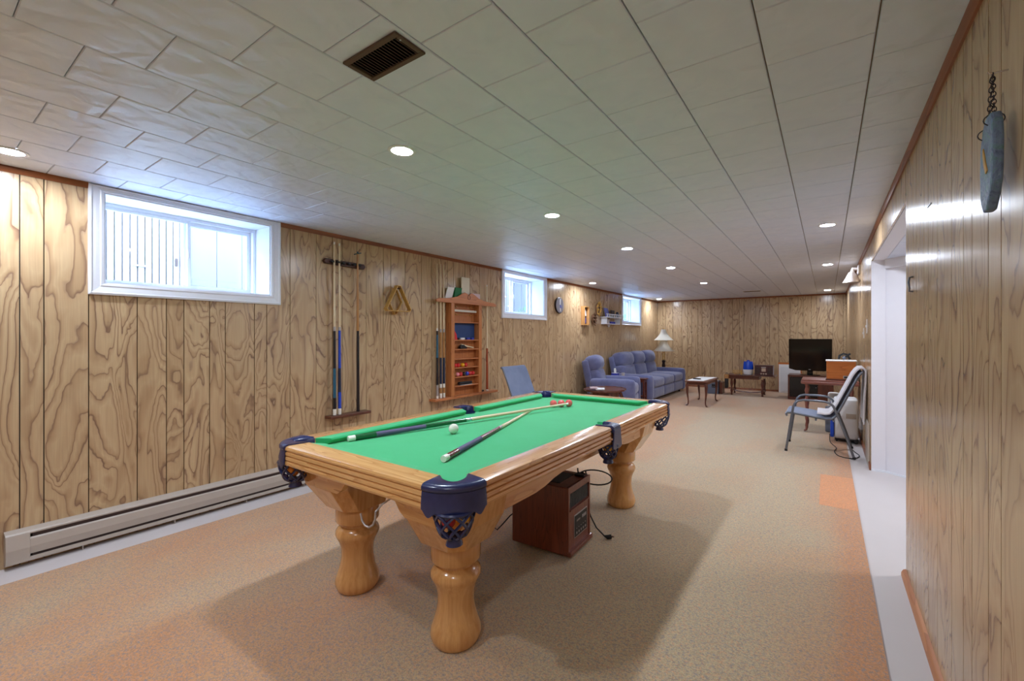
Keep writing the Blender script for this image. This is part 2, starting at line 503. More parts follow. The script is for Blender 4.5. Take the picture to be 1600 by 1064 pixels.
def build(mb, name, mat, parent=None, smooth=False, bevel=0.0, seg=2, local=False, angle=40, origin=True):
    bm = bmesh.new()
    vs_ = [bm.verts.new(p) for p in mb.v]
    for f in mb.f:
        try: bm.faces.new([vs_[i] for i in f])
        except ValueError: pass
    bmesh.ops.remove_doubles(bm, verts=bm.verts, dist=1e-6)
    bmesh.ops.recalc_face_normals(bm, faces=bm.faces)
    if bevel > 0:
        ed = [e for e in bm.edges if len(e.link_faces) == 2 and e.calc_face_angle(0) > 0.5]
        bmesh.ops.bevel(bm, geom=ed, offset=bevel, segments=seg, affect='EDGES', profile=0.5, clamp_overlap=True)
    off = Vector((0, 0, 0))
    if parent is not None:
        if not local: off = world_off(parent)
    elif origin and len(bm.verts):
        xs = [v.co.x for v in bm.verts]; ys = [v.co.y for v in bm.verts]; zs = [v.co.z for v in bm.verts]
        off = Vector(((min(xs) + max(xs)) / 2, (min(ys) + max(ys)) / 2, min(zs)))
    if off.length > 0: bmesh.ops.translate(bm, verts=bm.verts, vec=-off)
    me = bpy.data.meshes.new(name)
    bm.to_mesh(me); bm.free()
    me.materials.append(M[mat] if isinstance(mat, str) else mat)
    if smooth:
        me.shade_smooth()
        me.set_sharp_from_angle(angle=math.radians(angle))
    ob = bpy.data.objects.new(name, me)
    COL.objects.link(ob)
    if parent is not None: ob.parent = parent
    else: ob.location = off
    return ob

def tag(o, label, cat, group=None):
    o['label'] = label; o['category'] = cat
    if group: o['group'] = group
    return o
def thing(name, label, cat, loc=(0, 0, 0), rz=0.0, group=None):
    o = bpy.data.objects.new(name, None)
    COL.objects.link(o)
    o.empty_display_size = 0.1
    o.location = loc; o.rotation_euler = (0, 0, rz)
    return tag(o, label, cat, group)
def struct(o, label=None):
    o['kind'] = 'structure'
    if label: o['label'] = label
    return o
def sempty(name, loc, label=None):
    o = bpy.data.objects.new(name, None); COL.objects.link(o); o.location = loc
    return struct(o, label)
def copy_tree(o, parent=None):
    c = o.copy(); COL.objects.link(c); c.parent = parent
    for ch in list(o.children): copy_tree(ch, c)
    return c
def proj(p):
    s, c = math.sin(math.radians(34.1927)), math.cos(math.radians(34.1927))
    d = -s * p[0] + c * p[1]
    if d < 0.05: return None
    return (830 + 680 * (c * p[0] + s * p[1]) / d, 526 - 680 * (p[2] - HC) / d)

# ================================================================== SETTING
struct(build(MB().box(XL - 0.3, YN - 0.1, -0.12, 2.6, YB + 0.1, 0.0), 'floor', 'concrete'), 'pale painted concrete floor showing along the carpet edges')

# carpet
cp = thing('carpet', 'large tan and orange tweed carpet covering most of the floor', 'carpet', (-1.66, 5.0, 0))
build(MB().box(-3.52, YN + 0.02, 0.0, 0.194, YB - 0.03, 0.0080), 'carpet_field', 'carpet', cp)
o = build(MB().box(-0.05, 3.99, 0.0080, 0.192, 4.88, 0.0083), 'carpet_patch', 'carpet_o', cp)
o['label'] = 'brighter orange square of unworn carpet'

# ---- windows (opening rectangles on the left wall)
WINS = [(0.684, 1.823), (4.806, 5.985), (9.123, 10.33)]
WZ0, WZ1 = 1.553, CH - 0.004
CAS = 0.072
# left wall: core with window holes
wl = sempty('wall_left', (XL, 5, 0), 'wood plank panelled wall with three high windows')
m = MB()
x0, x1 = XL - 0.33, XL - 0.012
hz0, hz1 = WZ0 + CAS, WZ1 - 0.036
m.box(x0, YN - 0.1, 0, x1, YB + 0.1, hz0)
m.box(x0, YN - 0.1, hz1, x1, YB + 0.1, CH + 0.12)
ys = [YN - 0.1]
for a, b in WINS: ys += [a + CAS, b - CAS]
ys.append(YB + 0.1)
for i in range(0, len(ys), 2): m.box(x0, ys[i], hz0, x1, ys[i + 1], hz1)
build(m, 'wall_core', 'core', wl)

PAT = [0.092, 0.186, 0.229, 0.154, 0.099, 0.155, 0.102, 0.203]
def groove_list(start, lo, hi, sign=1):
    """positions of plank joints between lo and hi; the 8-plank pattern repeats every 1.22 m"""
    seq = PAT
    out = []
    p = start; i = 0
    while (p < hi if sign > 0 else p > lo):
        out.append(p); p += sign * seq[i % 8]; i += 1
    out.append(p)
    p = start; i = -1
    while (p > lo if sign > 0 else p < hi):
        p -= sign * seq[i % 8]; i -= 1; out.append(p)
    out = sorted(set(round(q, 4) for q in out))
    out = [lo] + [q for q in out if lo + 0.02 < q < hi - 0.02] + [hi]
    return out
GAP = 0.0050
TH = 0.012
gl = groove_list(0.41, YN, YB)
for a, b in zip(gl, gl[1:]):
    a2, b2 = a + GAP / 2, b - GAP / 2
    m = MB()
    hit = [w for w in WINS if w[0] + 0.02 < b2 and w[1] - 0.02 > a2]
    px0, px1 = XL - TH, XL
    if not hit:
        m.box(px0, a2, 0.0, px1, b2, CH)
    else:
        w0, w1 = hit[0][0] + 0.03, hit[0][1] - 0.03
        m.box(px0, a2, 0.0, px1, b2, WZ0 + 0.02)
        if a2 < w0 - 0.01: m.box(px0, a2, WZ0 + 0.02, px1, min(b2, w0), CH)
        if b2 > w1 + 0.01: m.box(px0, max(a2, w1), WZ0 + 0.02, px1, b2, CH)
    build(m, 'plank', 'panel', wl)
# back wall
wb = sempty('wall_back', ((XL + XR) / 2, YB, 0), 'far wood plank panelled wall')
build(MB().box(XL - 0.33, YB + TH, 0, XR + 0.3, YB + 0.2, CH + 0.12), 'wall_core', 'core', wb)
gl = groove_list(XL + 0.13, XL, XR)
for a, b in zip(gl, gl[1:]):
    build(MB().box(a + GAP / 2, YB, 0, b - GAP / 2, YB + TH, CH), 'plank', 'panel', wb)
# right wall, near part / header / far part
wr = sempty('wall_right', (XR, 2, 0), 'near right wood plank panelled wall')
build(MB().box(XR + TH, YN - 0.1, 0, XR + TH + 0.003, OPY0, CH + 0.01), 'backing', 'core', wr)
build(MB().box(XR + TH + 0.003, YN - 0.1, 0, XR + 0.12, OPY0, CH + 0.12), 'wall_core', 'hallwhite', wr)
gr = groove_list(2.541, YN, OPY0, -1)
for a, b in zip(gr, gr[1:]):
    build(MB().box(XR, a + GAP / 2, 0, XR + TH, b - GAP / 2, CH), 'plank', 'panel', wr)
wr2 = sempty('wall_right_far', (XR, 8, 0), 'far right wood plank panelled wall beyond the opening')
build(MB().box(XR + TH, OPY1, 0, XR + TH + 0.003, YB + 0.1, CH + 0.01), 'backing', 'core', wr2)
build(MB().box(XR + TH + 0.003, OPY1, 0, XR + 0.11, YB + 0.1, CH + 0.12), 'wall_core', 'hallwhite', wr2)
gr = groove_list(2.541 + 1.22 * 4, OPY1, YB, -1)
for a, b in zip(gr, gr[1:]):
    build(MB().box(XR, a + GAP / 2, 0, XR + TH, b - GAP / 2, CH), 'plank', 'panel', wr2)
wr3 = sempty('wall_right_header', (XR, 4.2, OPZ), 'plank panelled header above the hall opening')
build(MB().box(XR + TH, OPY0, OPZ, XR + TH + 0.003, OPY1, CH + 0.01), 'backing', 'core', wr3)
build(MB().box(XR + TH + 0.003, OPY0, OPZ, XR + 0.11, OPY1, CH + 0.12), 'wall_core', 'hallwhite', wr3)
gr = groove_list(2.541 + 1.22, OPY0, OPY1, -1)
for a, b in zip(gr, gr[1:]):
    build(MB().box(XR, a + GAP / 2, OPZ, XR + TH, b - GAP / 2, CH), 'plank', 'panel', wr3)
# wall behind the camera
wn = sempty('wall_near', (-1.7, YN, 0), 'plank panelled wall behind the camera')
build(MB().box(XL - 0.33, YN - 0.2, 0, XR + 0.3, YN - TH, CH + 0.12), 'wall_core', 'core', wn)
gl = groove_list(XL + 0.13, XL, XR)
for a, b in zip(gl, gl[1:]):
    build(MB().box(a + GAP / 2, YN - TH, 0, b - GAP / 2, YN, CH), 'plank', 'panel', wn)

# ---- ceiling with square tiles
ce = sempty('ceiling', ((XL + XR) / 2, 5, CH), 'white embossed square tile ceiling')
build(MB().box(XL - 0.33, YN - 0.2, CH + 0.011, XR + 0.3, YB + 0.2, CH + 0.12), 'ceiling_backing', 'grid', ce)
TS = 0.305
def tile_mb(w, l, gx=0.0022, gy=0.0010, cx=0, cy=0, cz=0, mb=None):
    mb = mb or MB()
    hx, hy, bv = w / 2 - gx, l / 2 - gy, 0.0028
    top = [(cx - hx, cy - hy, cz + 0.011), (cx + hx, cy - hy, cz + 0.011), (cx + hx, cy + hy, cz + 0.011), (cx - hx, cy + hy, cz + 0.011)]
    mid = [(x, y, cz + 0.003) for x, y, z in top]
    lo = [(cx - hx + bv, cy - hy + bv, cz), (cx + hx - bv, cy - hy + bv, cz), (cx + hx - bv, cy + hy - bv, cz), (cx - hx + bv, cy + hy - bv, cz)]
    mb.loft(lo, mid, cap=False); mb.loft(mid, top, cap=False)
    mb.add(lo, [(0, 1, 2, 3)]); mb.add(top, [(0, 1, 2, 3)])
    return mb
seams = [0.1285 - TS * k for k in range(13)][::-1]
xs = [XL] + seams + [XR]
tiles = []
for i in range(len(xs) - 1):
    xa, xb = xs[i], xs[i + 1]
    k = len(xs) - 2 - i
    ph = 0.052 if k % 2 == 0 else 0.052 + TS / 2
    y = ph - TS * 6
    while y < YB:
        a, b = max(y, YN), min(y + TS, YB)
        if b - a > 0.02:
            c = ((xa + xb) / 2, (a + b) / 2)
            q = [proj((x_, y_, CH)) for x_, y_ in ((xa, a), (xb, a), (xb, b), (xa, b))]
            area = 0
            if None not in q and any(-20 < p[0] < 1620 and -20 < p[1] < 1084 for p in q):
                area = abs(sum(q[j][0] * q[(j + 1) % 4][1] - q[(j + 1) % 4][0] * q[j][1] for j in range(4))) / 2
                area = min(area, 40000)
            tiles.append((area, c, xb - xa, b - a))
        y += TS
tiles.sort(key=lambda t: -t[0])
cache = {}
for area, c, w, l in tiles[:300]:
    key = (round(w, 3), round(l, 3))
    if key not in cache:
        o = build(tile_mb(w, l), 'tile', 'tile', ce, local=True)
        cache[key] = o.data
    else:
        o = bpy.data.objects.new('tile', cache[key]); COL.objects.link(o); o.parent = ce
    o.location = (c[0] - ce.location.x, c[1] - ce.location.y, 0)
m = MB()
for area, c, w, l in tiles[300:]:
    tile_mb(w, l, cx=c[0], cy=c[1], cz=CH, mb=m)
o = build(m, 'tile_field', 'tile', ce)
o['kind'] = 'stuff'

# crown trims (broken by the windows)
segs = [YN] + [q for w in WINS for q in w] + [YB]
tn = 1
def crown(axis, a, b, pos, sgn):
    global tn
    d, h = 0.018, 0.034
    prof = [(0, CH), (sgn * d, CH), (sgn * d, CH - 0.010), (sgn * d * 0.75, CH - h * 0.6), (sgn * d * 0.45, CH - h), (0, CH - h)]
    poly = [(pos + u, w) for u, w in prof]
    m = MB().prism(poly, axis, a, b)
    struct(build(m, 'trim_%d' % tn, 'trimwood', smooth=True)); tn += 1
for i in range(0, len(segs), 2): crown('y', segs[i], segs[i + 1], XL, 1)
crown('x', XL, XR, YB, -1)
crown('y', YN, YB, XR, -1)
# base strips
struct(build(MB().prism([(XR, 0), (XR - 0.02, 0), (XR - 0.02, 0.018), (XR - 0.012, 0.034), (XR, 0.040)], 'y', YN, OPY0), 'baseboard_right', 'basewood', smooth=True))
struct(build(MB().prism([(YB, 0), (YB - 0.014, 0), (YB - 0.014, 0.03), (YB, 0.05)], 'x', XL, XR), 'baseboard_back', 'trimwood', smooth=True))
struct(build(MB().prism([(XL, 0), (XL + 0.012, 0), (XL + 0.012, 0.03), (XL, 0.04)], 'y', 2.55, YB), 'baseboard_left', 'trimwood', smooth=True))
struct(build(MB().prism([(XR, 0), (XR - 0.012, 0), (XR - 0.012, 0.05), (XR, 0.06)], 'y', OPY1, YB), 'baseboard_right_far', 'trimwood', smooth=True))

# ---- hall behind the opening
HX = XR + 0.11
m = MB()
m.prism([(HX, OPY1), (HX + 1.15, OPY1 - 0.93), (2.5, OPY1 - 0.93), (2.5, OPY1 + 0.2), (HX, OPY1 + 0.2)], 'z', 0, OPZ + 0.5)
struct(build(m, 'wall_hall_far', 'hallwhite'), 'white painted hall wall seen through the opening')
struct(build(MB().box(2.4, -0.2, 0, 2.5, OPY1 - 0.9, OPZ + 0.5), 'wall_hall_end', 'hallwhite'))
struct(build(MB().box(XR + 0.12, 0.9, 0, 2.4, 1.0, OPZ + 0.5), 'wall_hall_near', 'hallwhite'))
hc = sempty('ceiling_hall', (1.3, 3, OPZ), 'low pale tiled ceiling of the hall')
build(MB().box(HX, 1.0, OPZ + 0.012, 2.45, OPY1, OPZ + 0.1), 'ceiling_backing', 'grid', hc)
for i in range(6):
    for j in range(13):
        xa = HX + i * TS; ya = 1.35 + j * TS
        o = bpy.data.objects.new('tile', cache[(0.305, 0.305)]); COL.objects.link(o); o.parent = hc
        o.location = (xa + TS / 2 - 1.3, ya + TS / 2 - 3, 0)
m = MB().prism([(HX + 0.002, OPY1 - 0.004), (HX + 1.15, OPY1 - 0.934), (HX + 1.10, OPY1 - 0.97), (HX - 0.01, OPY1 - 0.06)], 'z', OPZ - 0.085, OPZ)
struct(build(m, 'trim_hall_soffit', 'hallwhite'))
# jamb casing faces and white base strip
m = MB()
m.prism([(HX - 0.108, OPY1 - 0.006), (HX, OPY1 - 0.006), (HX, OPY1), (HX - 0.108, OPY1)], 'z', 0, OPZ)
struct(build(m, 'trim_hall_jamb', 'hallwhite'))
m = MB()
m.prism([(HX - 0.108, OPY1 - 0.020), (HX + 0.005, OPY1 - 0.020), (HX + 1.14, OPY1 - 0.945), (HX + 1.15, OPY1 - 0.93), (HX, OPY1 - 0.006), (HX - 0.108, OPY1 - 0.006)], 'z', 0, 0.018)
struct(build(m, 'baseboard_hall', 'white'))

# ---- windows
def window(n, a, b):
    w = sempty('window_%d' % n, (XL - 0.1, (a + b) / 2, WZ0))
    ia, ib = a + CAS, b - CAS
    z0, z1 = WZ0, WZ1
    iz0, iz1 = hz0, hz1
    # moulded casing: four mitred pieces with a stepped profile
    prof = [(0, 0.0), (0, 0.020), (0.012, 0.024), (0.020, 0.018), (0.034, 0.016), (0.052, 0.012), (0.058, 0.016), (CAS, 0.012), (CAS, 0.0)]
    topw = 0.036
    def ring(t, off):
        k = t / CAS
        return [(XL + off, a + t, z0 + t), (XL + off, b - t, z0 + t), (XL + off, b - t, z1 - k * topw), (XL + off, a + t, z1 - k * topw)]
    rings = [ring(t, o_) for t, o_ in prof]
    for s_ in range(4):
        m = MB(); v = []
        for r in rings: v += [r[s_], r[(s_ + 1) % 4]]
        k = len(rings)
        f = [(2 * i, 2 * i + 1, 2 * ((i + 1) % k) + 1, 2 * ((i + 1) % k)) for i in range(k)]
        f += [tuple(2 * i for i in range(k)), tuple(2 * i + 1 for i in range(k - 1, -1, -1))]
        m.add(v, f)
        build(m, 'casing', 'white', w)
    xs0 = XL - 0.24      # plane of the window unit
    # reveal boards
    t = 0.008
    build(MB().box(xs0, ia, iz0, XL, ib, iz0 + t), 'sill', 'white', w)
    build(MB().box(xs0, ia, iz1 - t, XL, ib, iz1), 'jamb', 'white', w)
    build(MB().box(xs0, ia, iz0 + t, XL, ia + t, iz1 - t), 'jamb', 'white', w)
    build(MB().box(xs0, ib - t, iz0 + t, XL, ib, iz1 - t), 'jamb', 'white', w)
    # fixed frame
    fw = 0.022
    za, zb, ya, yb = iz0 + t, iz1 - t, ia + t, ib - t
    fx0, fx1 = xs0 - 0.07, xs0 + 0.005
    m = MB()
    m.box(fx0, ya, za, fx1, yb, za + fw).box(fx0, ya, zb - fw, fx1, yb, zb)
    m.box(fx0, ya, za + fw, fx1, ya + fw, zb - fw).box(fx0, yb - fw, za + fw, fx1, yb, zb - fw)
    build(m, 'frame', 'vinyl', w, bevel=0.002)
    mid = (ya + yb) / 2 + 0.02
    def sash(y0, y1, x, st):
        m = MB(); q0, q1 = za + fw, zb - fw
        m.box(x, y0, q0, x + 0.022, y1, q0 + st).box(x, y0, q1 - st, x + 0.022, y1, q1)
        m.box(x, y0, q0 + st, x + 0.022, y0 + st, q1 - st).box(x, y1 - st, q0 + st, x + 0.022, y1, q1 - st)
        s_ = build(m, 'sash', 'vinyl', w, bevel=0.0015)
        build(MB().box(x + 0.008, y0 + st, q0 + st, x + 0.012, y1 - st, q1 - st), 'pane', 'glass', s_)
        return s_
    s1 = sash(ya + fw, mid + 0.015, xs0 - 0.03, 0.020)
    s2 = sash(mid - 0.018, yb - fw, xs0 - 0.062, 0.030)
    build(MB().box(xs0 - 0.006, mid - 0.006, (za + zb) / 2 - 0.03, xs0 + 0.006, mid + 0.008, (za + zb) / 2 + 0.03), 'latch', 'vinyl', s1, bevel=0.002)
    build(MB().box(xs0 - 0.0675, mid, za + fw, xs0 - 0.066, yb - fw, zb - fw), 'insect_screen', 'screen', w)
    return w
WL = ['largest sliding window with white casing, nearest the camera', 'white cased sliding window beside the billiard cabinet', 'small far sliding window above the sofa end']
for i, (a, b) in enumerate(WINS):
    w = window(i + 1, a, b); w['label'] = WL[i]

# ---- outside: lawn strip, shed wall with ribbed and smooth siding, shrubs
struct(build(MB().box(-14, -4, 1.30, -5.75, 22, 1.42), 'ground_outside', 'grass'))
struct(build(MB().box(-5.75, -4, 1.30, XL - 0.34, 22, 1.42), 'ground_bounce', 'bounce'), 'added pale ground strip outside the windows, reflecting sky light indoors')  # ground strip added to bounce sky light up onto the ceiling
SX = -5.6
sh = thing('shed', 'white shed with ribbed siding standing outside the nearest window', 'shed', (SX - 0.5, 2.0, 1.42))
p = 0.0
y = -0.6
while y < 1.66:
    build(MB().prism([(SX, y), (SX + 0.0, y + 0.004), (SX + 0.014, y + 0.008), (SX + 0.014, y + 0.048), (SX, y + 0.052)], 'z', 1.42, 3.2), 'siding_rib', 'siding', sh)
    y += 0.056
build(MB().box(SX - 0.05, -0.6, 1.42, SX, 1.7, 3.2), 'siding_back', 'siding2', sh)
build(MB().box(SX - 0.05, 1.70, 1.42, SX + 0.03, 1.78, 3.2), 'corner_board', 'siding', sh)
build(MB().box(SX + 0.016, 1.655, 2.02, SX + 0.03, 1.675, 2.10), 'hinge', 'dark_metal', sh)
build(MB().box(SX + 0.014, 1.32, 1.98, SX + 0.03, 1.42, 1.995), 'door_pull', 'siding', sh)
for k in range(7):
    build(MB().box(SX - 0.04, 1.785 + k * 0.25, 1.42, SX + 0.008, 1.785 + k * 0.25 + 0.244, 3.2), 'siding_board', 'siding2', sh)
fe = thing('garden_fence', 'pale vertical board fence outside the middle window', 'fence', (SX - 0.6, 8, 1.42))
for k in range(48):
    ya = 3.6 + k * 0.30
    build(MB().box(SX - 0.62, ya, 1.42, SX - 0.60, ya + 0.288, 3.1), 'fence_board', 'fence', fe)
def shrub(c, r, label):
    m = MB()
    rr = random.Random(int(c[1] * 100))
    for k in range(260):
        th, ph = rr.uniform(0, 2 * PI), math.acos(rr.uniform(-0.3, 1))
        q = r * rr.uniform(0.6, 1.0)
        p = Vector((c[0] + q * math.sin(ph) * math.cos(th), c[1] + q * math.sin(ph) * math.sin(th), c[2] + r * 0.5 + q * math.cos(ph)))
        a = Vector((rr.uniform(-1, 1), rr.uniform(-1, 1), rr.uniform(-1, 1))).normalized() * 0.05
        b = a.cross(Vector((rr.uniform(-1, 1), rr.uniform(-1, 1), 1))).normalized() * 0.022
        m.add([p - a, p + b, p + a, p - b], [(0, 1, 2, 3)])
    t = thing('shrub', label, 'shrub', c)
    lf = build(m, 'foliage', 'leaf', t); lf['kind'] = 'stuff'
    build(MB().tube([c, (c[0], c[1], c[2] + r)], [0.02, 0.008], 6), 'stem', 'twig', t)
shrub((-5.6, 8.15, 1.42), 0.40, 'light green shrub seen low through the middle window')
shrub((-5.6, 13.6, 1.42), 0.45, 'shrub seen through the far small window')

# ================================================================== POOL TABLE
TX0, TX1, TY0, TY1 = -2.237, -1.0, 1.03, 3.47
TXC, TYC = (TX0 + TX1) / 2, (TY0 + TY1) / 2
TZ = 0.78
RW = 0.105                       # width of wooden rail tops
RZ = 0.688                       # rail underside
BED = 0.742
pt = thing('pool_table', 'oak pool table with green cloth and black leather pockets', 'pool table', (TXC, TYC, 0))
lprof = [(0.090, 0.0), (0.098, 0.006), (0.106, 0.026), (0.108, 0.045), (0.102, 0.070), (0.091, 0.10), (0.081, 0.14), (0.077, 0.175), (0.080, 0.215), (0.091, 0.250),
         (0.103, 0.272), (0.107, 0.286), (0.104, 0.302), (0.092, 0.316), (0.078, 0.326), (0.075, 0.346), (0.102, 0.348), (0.106, 0.354), (0.106, 0.424), (0.102, 0.432)]
legs = [(-1.306, 1.352), (-2.000, 1.352), (-1.300, 3.136), (-1.985, 3.136)]
for lx, ly in legs:
    build(MB().lathe(lprof, (lx, ly, 0.0085), 36), 'leg', 'oak_z', pt, smooth=True, angle=35)
# flared blocks over the legs (octagonal)
def octa(cx, cy, hx, hy, ch, z):
    return [(cx - hx + ch, cy - hy, z), (cx + hx - ch, cy - hy, z), (cx + hx, cy - hy + ch, z), (cx + hx, cy + hy - ch, z),
            (cx + hx - ch, cy + hy, z), (cx - hx + ch, cy + hy, z), (cx - hx, cy + hy - ch, z), (cx - hx, cy - hy + ch, z)]
for lx, ly in legs:
    sx = 1 if lx > TXC else -1; sy = 1 if ly > TYC else -1
    m = MB()
    r0 = octa(lx, ly, 0.125, 0.125, 0.05, 0.44)
    r1 = octa(lx + sx * 0.03, ly + sy * 0.03, 0.165, 0.165, 0.055, 0.56)
    r2 = octa(lx + sx * 0.045, ly + sy * 0.045, 0.18, 0.18, 0.06, RZ)
    m.loft(r0, r1, cap=False).loft(r1, r2, cap=False)
    m.add(r0, [tuple(range(8))]); m.add(r2, [tuple(range(8))])
    build(m, 'leg_block', 'oak_z', pt, bevel=0.003)
# cabinet aprons with arched lower edges
def arch(a, b, zt, zend, zmid, n=14):
    pts = [(a, zt), (a, zend)]
    L = b - a
    for i in range(n + 1):
        t = i / n
        u = 0.22 + 0.56 * t
        k = min(1, min(t, 1 - t) / 0.22)
        z = zend + (zmid - zend) * (0.5 - 0.5 * math.cos(PI * k))
        pts.append((a + L * u, z))
    pts += [(b, zend), (b, zt)]
    return pts
IN = 0.115
for yy in (TY0 + IN, TY1 - IN - 0.03):
    build(MB().prism(arch(TX0 + 0.20, TX1 - 0.20, RZ, 0.570, 0.655), 'y', yy, yy + 0.03), 'apron', 'oak_x', pt, bevel=0.003)
for xx in (TX0 + IN, TX1 - IN - 0.03):
    build(MB().prism(arch(TY0 + 0.20, TY1 - 0.20, RZ, 0.565, 0.60), 'x', xx, xx + 0.03), 'apron', 'oak_y', pt, bevel=0.003)
# slate under the cloth
build(MB().box(TX0 + 0.12, TY0 + 0.12, 0.69, TX1 - 0.12, TY1 - 0.12, 0.712), 'slate', 'greyplastic', pt)
# reeded rails
def railprof():
    # (outward distance from inner edge, z)
    W = RW
    p = [(0, TZ - 0.008), (0, TZ), (W - 0.014, TZ), (W - 0.004, TZ - 0.004), (W, TZ - 0.012)]
    for zc in (0.757, 0.735, 0.713):
        p += [(W - 0.001, zc + 0.004), (W - 0.009, zc + 0.002), (W - 0.009, zc - 0.001), (W - 0.001, zc - 0.004)]
    p += [(W, 0.700), (W - 0.004, RZ + 0.003), (W - 0.012, RZ), (0, RZ)]
    return p
CC = 0.142      # rail ends keep clear of the corner irons
SP = 0.062      # half opening at the side pockets
rp = railprof()
def rail(axis, a, b, edge, sgn):
    poly = [(edge - sgn * (RW - u), z) for u, z in rp]
    def ring(t, k):
        out = []
        for (w_, z), (u, _) in zip(poly, rp):
            q = t + k * max(0.0, 1 - u / RW)
            out.append((q, w_, z) if axis == 'x' else (w_, q, z))
        return out
    ka = 0.028 if abs(a - (TX0 if axis == 'x' else TY0)) < 0.3 else 0.0
    kb = -0.028 if abs(b - (TX1 if axis == 'x' else TY1)) < 0.3 else 0.0
    return build(MB().loft(ring(a, ka), ring(b, kb)), 'rail', 'oak_x' if axis == 'x' else 'oak_y', pt, smooth=True, angle=25)
rail('x', TX0 + CC, TX1 - CC, TY0, -1); rail('x', TX0 + CC, TX1 - CC, TY1, 1)
SYM = 2.335
for e, s_ in ((TX0, -1), (TX1, 1)):
    rail('y', TY0 + CC, SYM - SP, e, s_); rail('y', SYM + SP, TY1 - CC, e, s_)
# cloth bed with pocket notches
def arc(c, r, a0, a1, n=10):
    return [(c[0] + r * math.cos(a0 + (a1 - a0) * i / n), c[1] + r * math.sin(a0 + (a1 - a0) * i / n)) for i in range(n + 1)]
bx0, bx1, by0, by1 = TX0 + RW - 0.005, TX1 - RW + 0.005, TY0 + RW - 0.005, TY1 - RW + 0.005
pr = 0.055
cpk = [(bx0 + 0.012, by0 + 0.012), (bx1 - 0.012, by0 + 0.012), (bx1 - 0.012, by1 - 0.012), (bx0 + 0.012, by1 - 0.012)]
spk = [(bx1 + 0.012, SYM), (bx0 - 0.012, SYM)]
poly = []
poly += arc(cpk[0], pr, math.radians(105), math.radians(-15))
poly += arc(cpk[1], pr, math.radians(195), math.radians(75))
poly += arc(spk[0], pr, math.radians(255), math.radians(105))
poly += arc(cpk[2], pr, math.radians(285), math.radians(165))
poly += arc(cpk[3], pr, math.radians(15), math.radians(-105))
poly += arc(spk[1], pr, math.radians(75), math.radians(-75))
build(MB().prism(poly, 'z', BED - 0.03, BED), 'cloth', 'felt', pt)
# cushions
CW = 0.052
def cushion(axis, a, b, wall, sgn, ca, cb):
    """wall = inner edge of wooden rail, sgn = direction to the table middle; ca/cb = nose set-backs at the ends"""
    def P(u, d, z):
        return (u, wall + sgn * d, z) if axis == 'x' else (wall + sgn * d, u, z)
    ra = [P(a, -0.002, TZ - 0.001), P(a, -0.002, BED), P(a + ca * 0.7, CW - 0.020, BED), P(a + ca, CW, TZ - 0.014), P(a + ca * 0.92, CW - 0.006, TZ - 0.006)]
    rb = [P(b, -0.002, TZ - 0.001), P(b, -0.002, BED), P(b - cb * 0.7, CW - 0.020, BED), P(b - cb, CW, TZ - 0.014), P(b - cb * 0.92, CW - 0.006, TZ - 0.006)]
    build(MB().loft(ra, rb), 'cushion', 'felt', pt, bevel=0.002)
wx0, wx1, wy0, wy1 = TX0 + RW, TX1 - RW, TY0 + RW, TY1 - RW
g = 0.066
cushion('x', wx0 + g, wx1 - g, wy0, 1, 0.06, 0.06); cushion('x', wx0 + g, wx1 - g, wy1, -1, 0.06, 0.06)
for w_, s_ in ((wx0, 1), (wx1, -1)):
    cushion('y', wy0 + g, SYM - SP + 0.002, w_, s_, 0.06, 0.018); cushion('y', SYM + SP - 0.002, wy1 - g, w_, s_, 0.018, 0.06)

# pockets
def netbag(m, c, rt, rb, z0, z1, n=8, tr=0.0056):
    def R(t):
        return rt * (1 - t) ** 0.55 * 0.75 + rt * 0.25 * (1 - t) + rb * t
    for sgn in (1, -1):
        for k in range(n):
            pts = []
            for i in range(13):
                t = i / 12
                a = 2 * PI * (k / n + sgn * t * 0.21)
                r = R(t)
                pts.append((c[0] + r * math.cos(a), c[1] + r * math.sin(a), z0 + (z1 - z0) * t))
            m.tube(pts, tr, 5)
    m.tube([(c[0] + rt * math.cos(2 * PI * i / 20), c[1] + rt * math.sin(2 * PI * i / 20), z0) for i in range(20)], tr * 1.1, 5, closed=True)
    return m
def bag(parent, c, rt=0.074, z0=0.686, z1=0.590):
    nb = build(netbag(MB(), c, rt, 0.030, z0, z1), 'net', 'leather', parent, smooth=True)
    build(MB().lathe([(0.030, z1 + 0.008), (0.033, z1 + 0.002), (0.026, z1 - 0.010), (0.031, z1 - 0.028), (0.030, z1 - 0.030)], (c[0], c[1], 0), 14), 'cup', 'leather', nb, smooth=True)
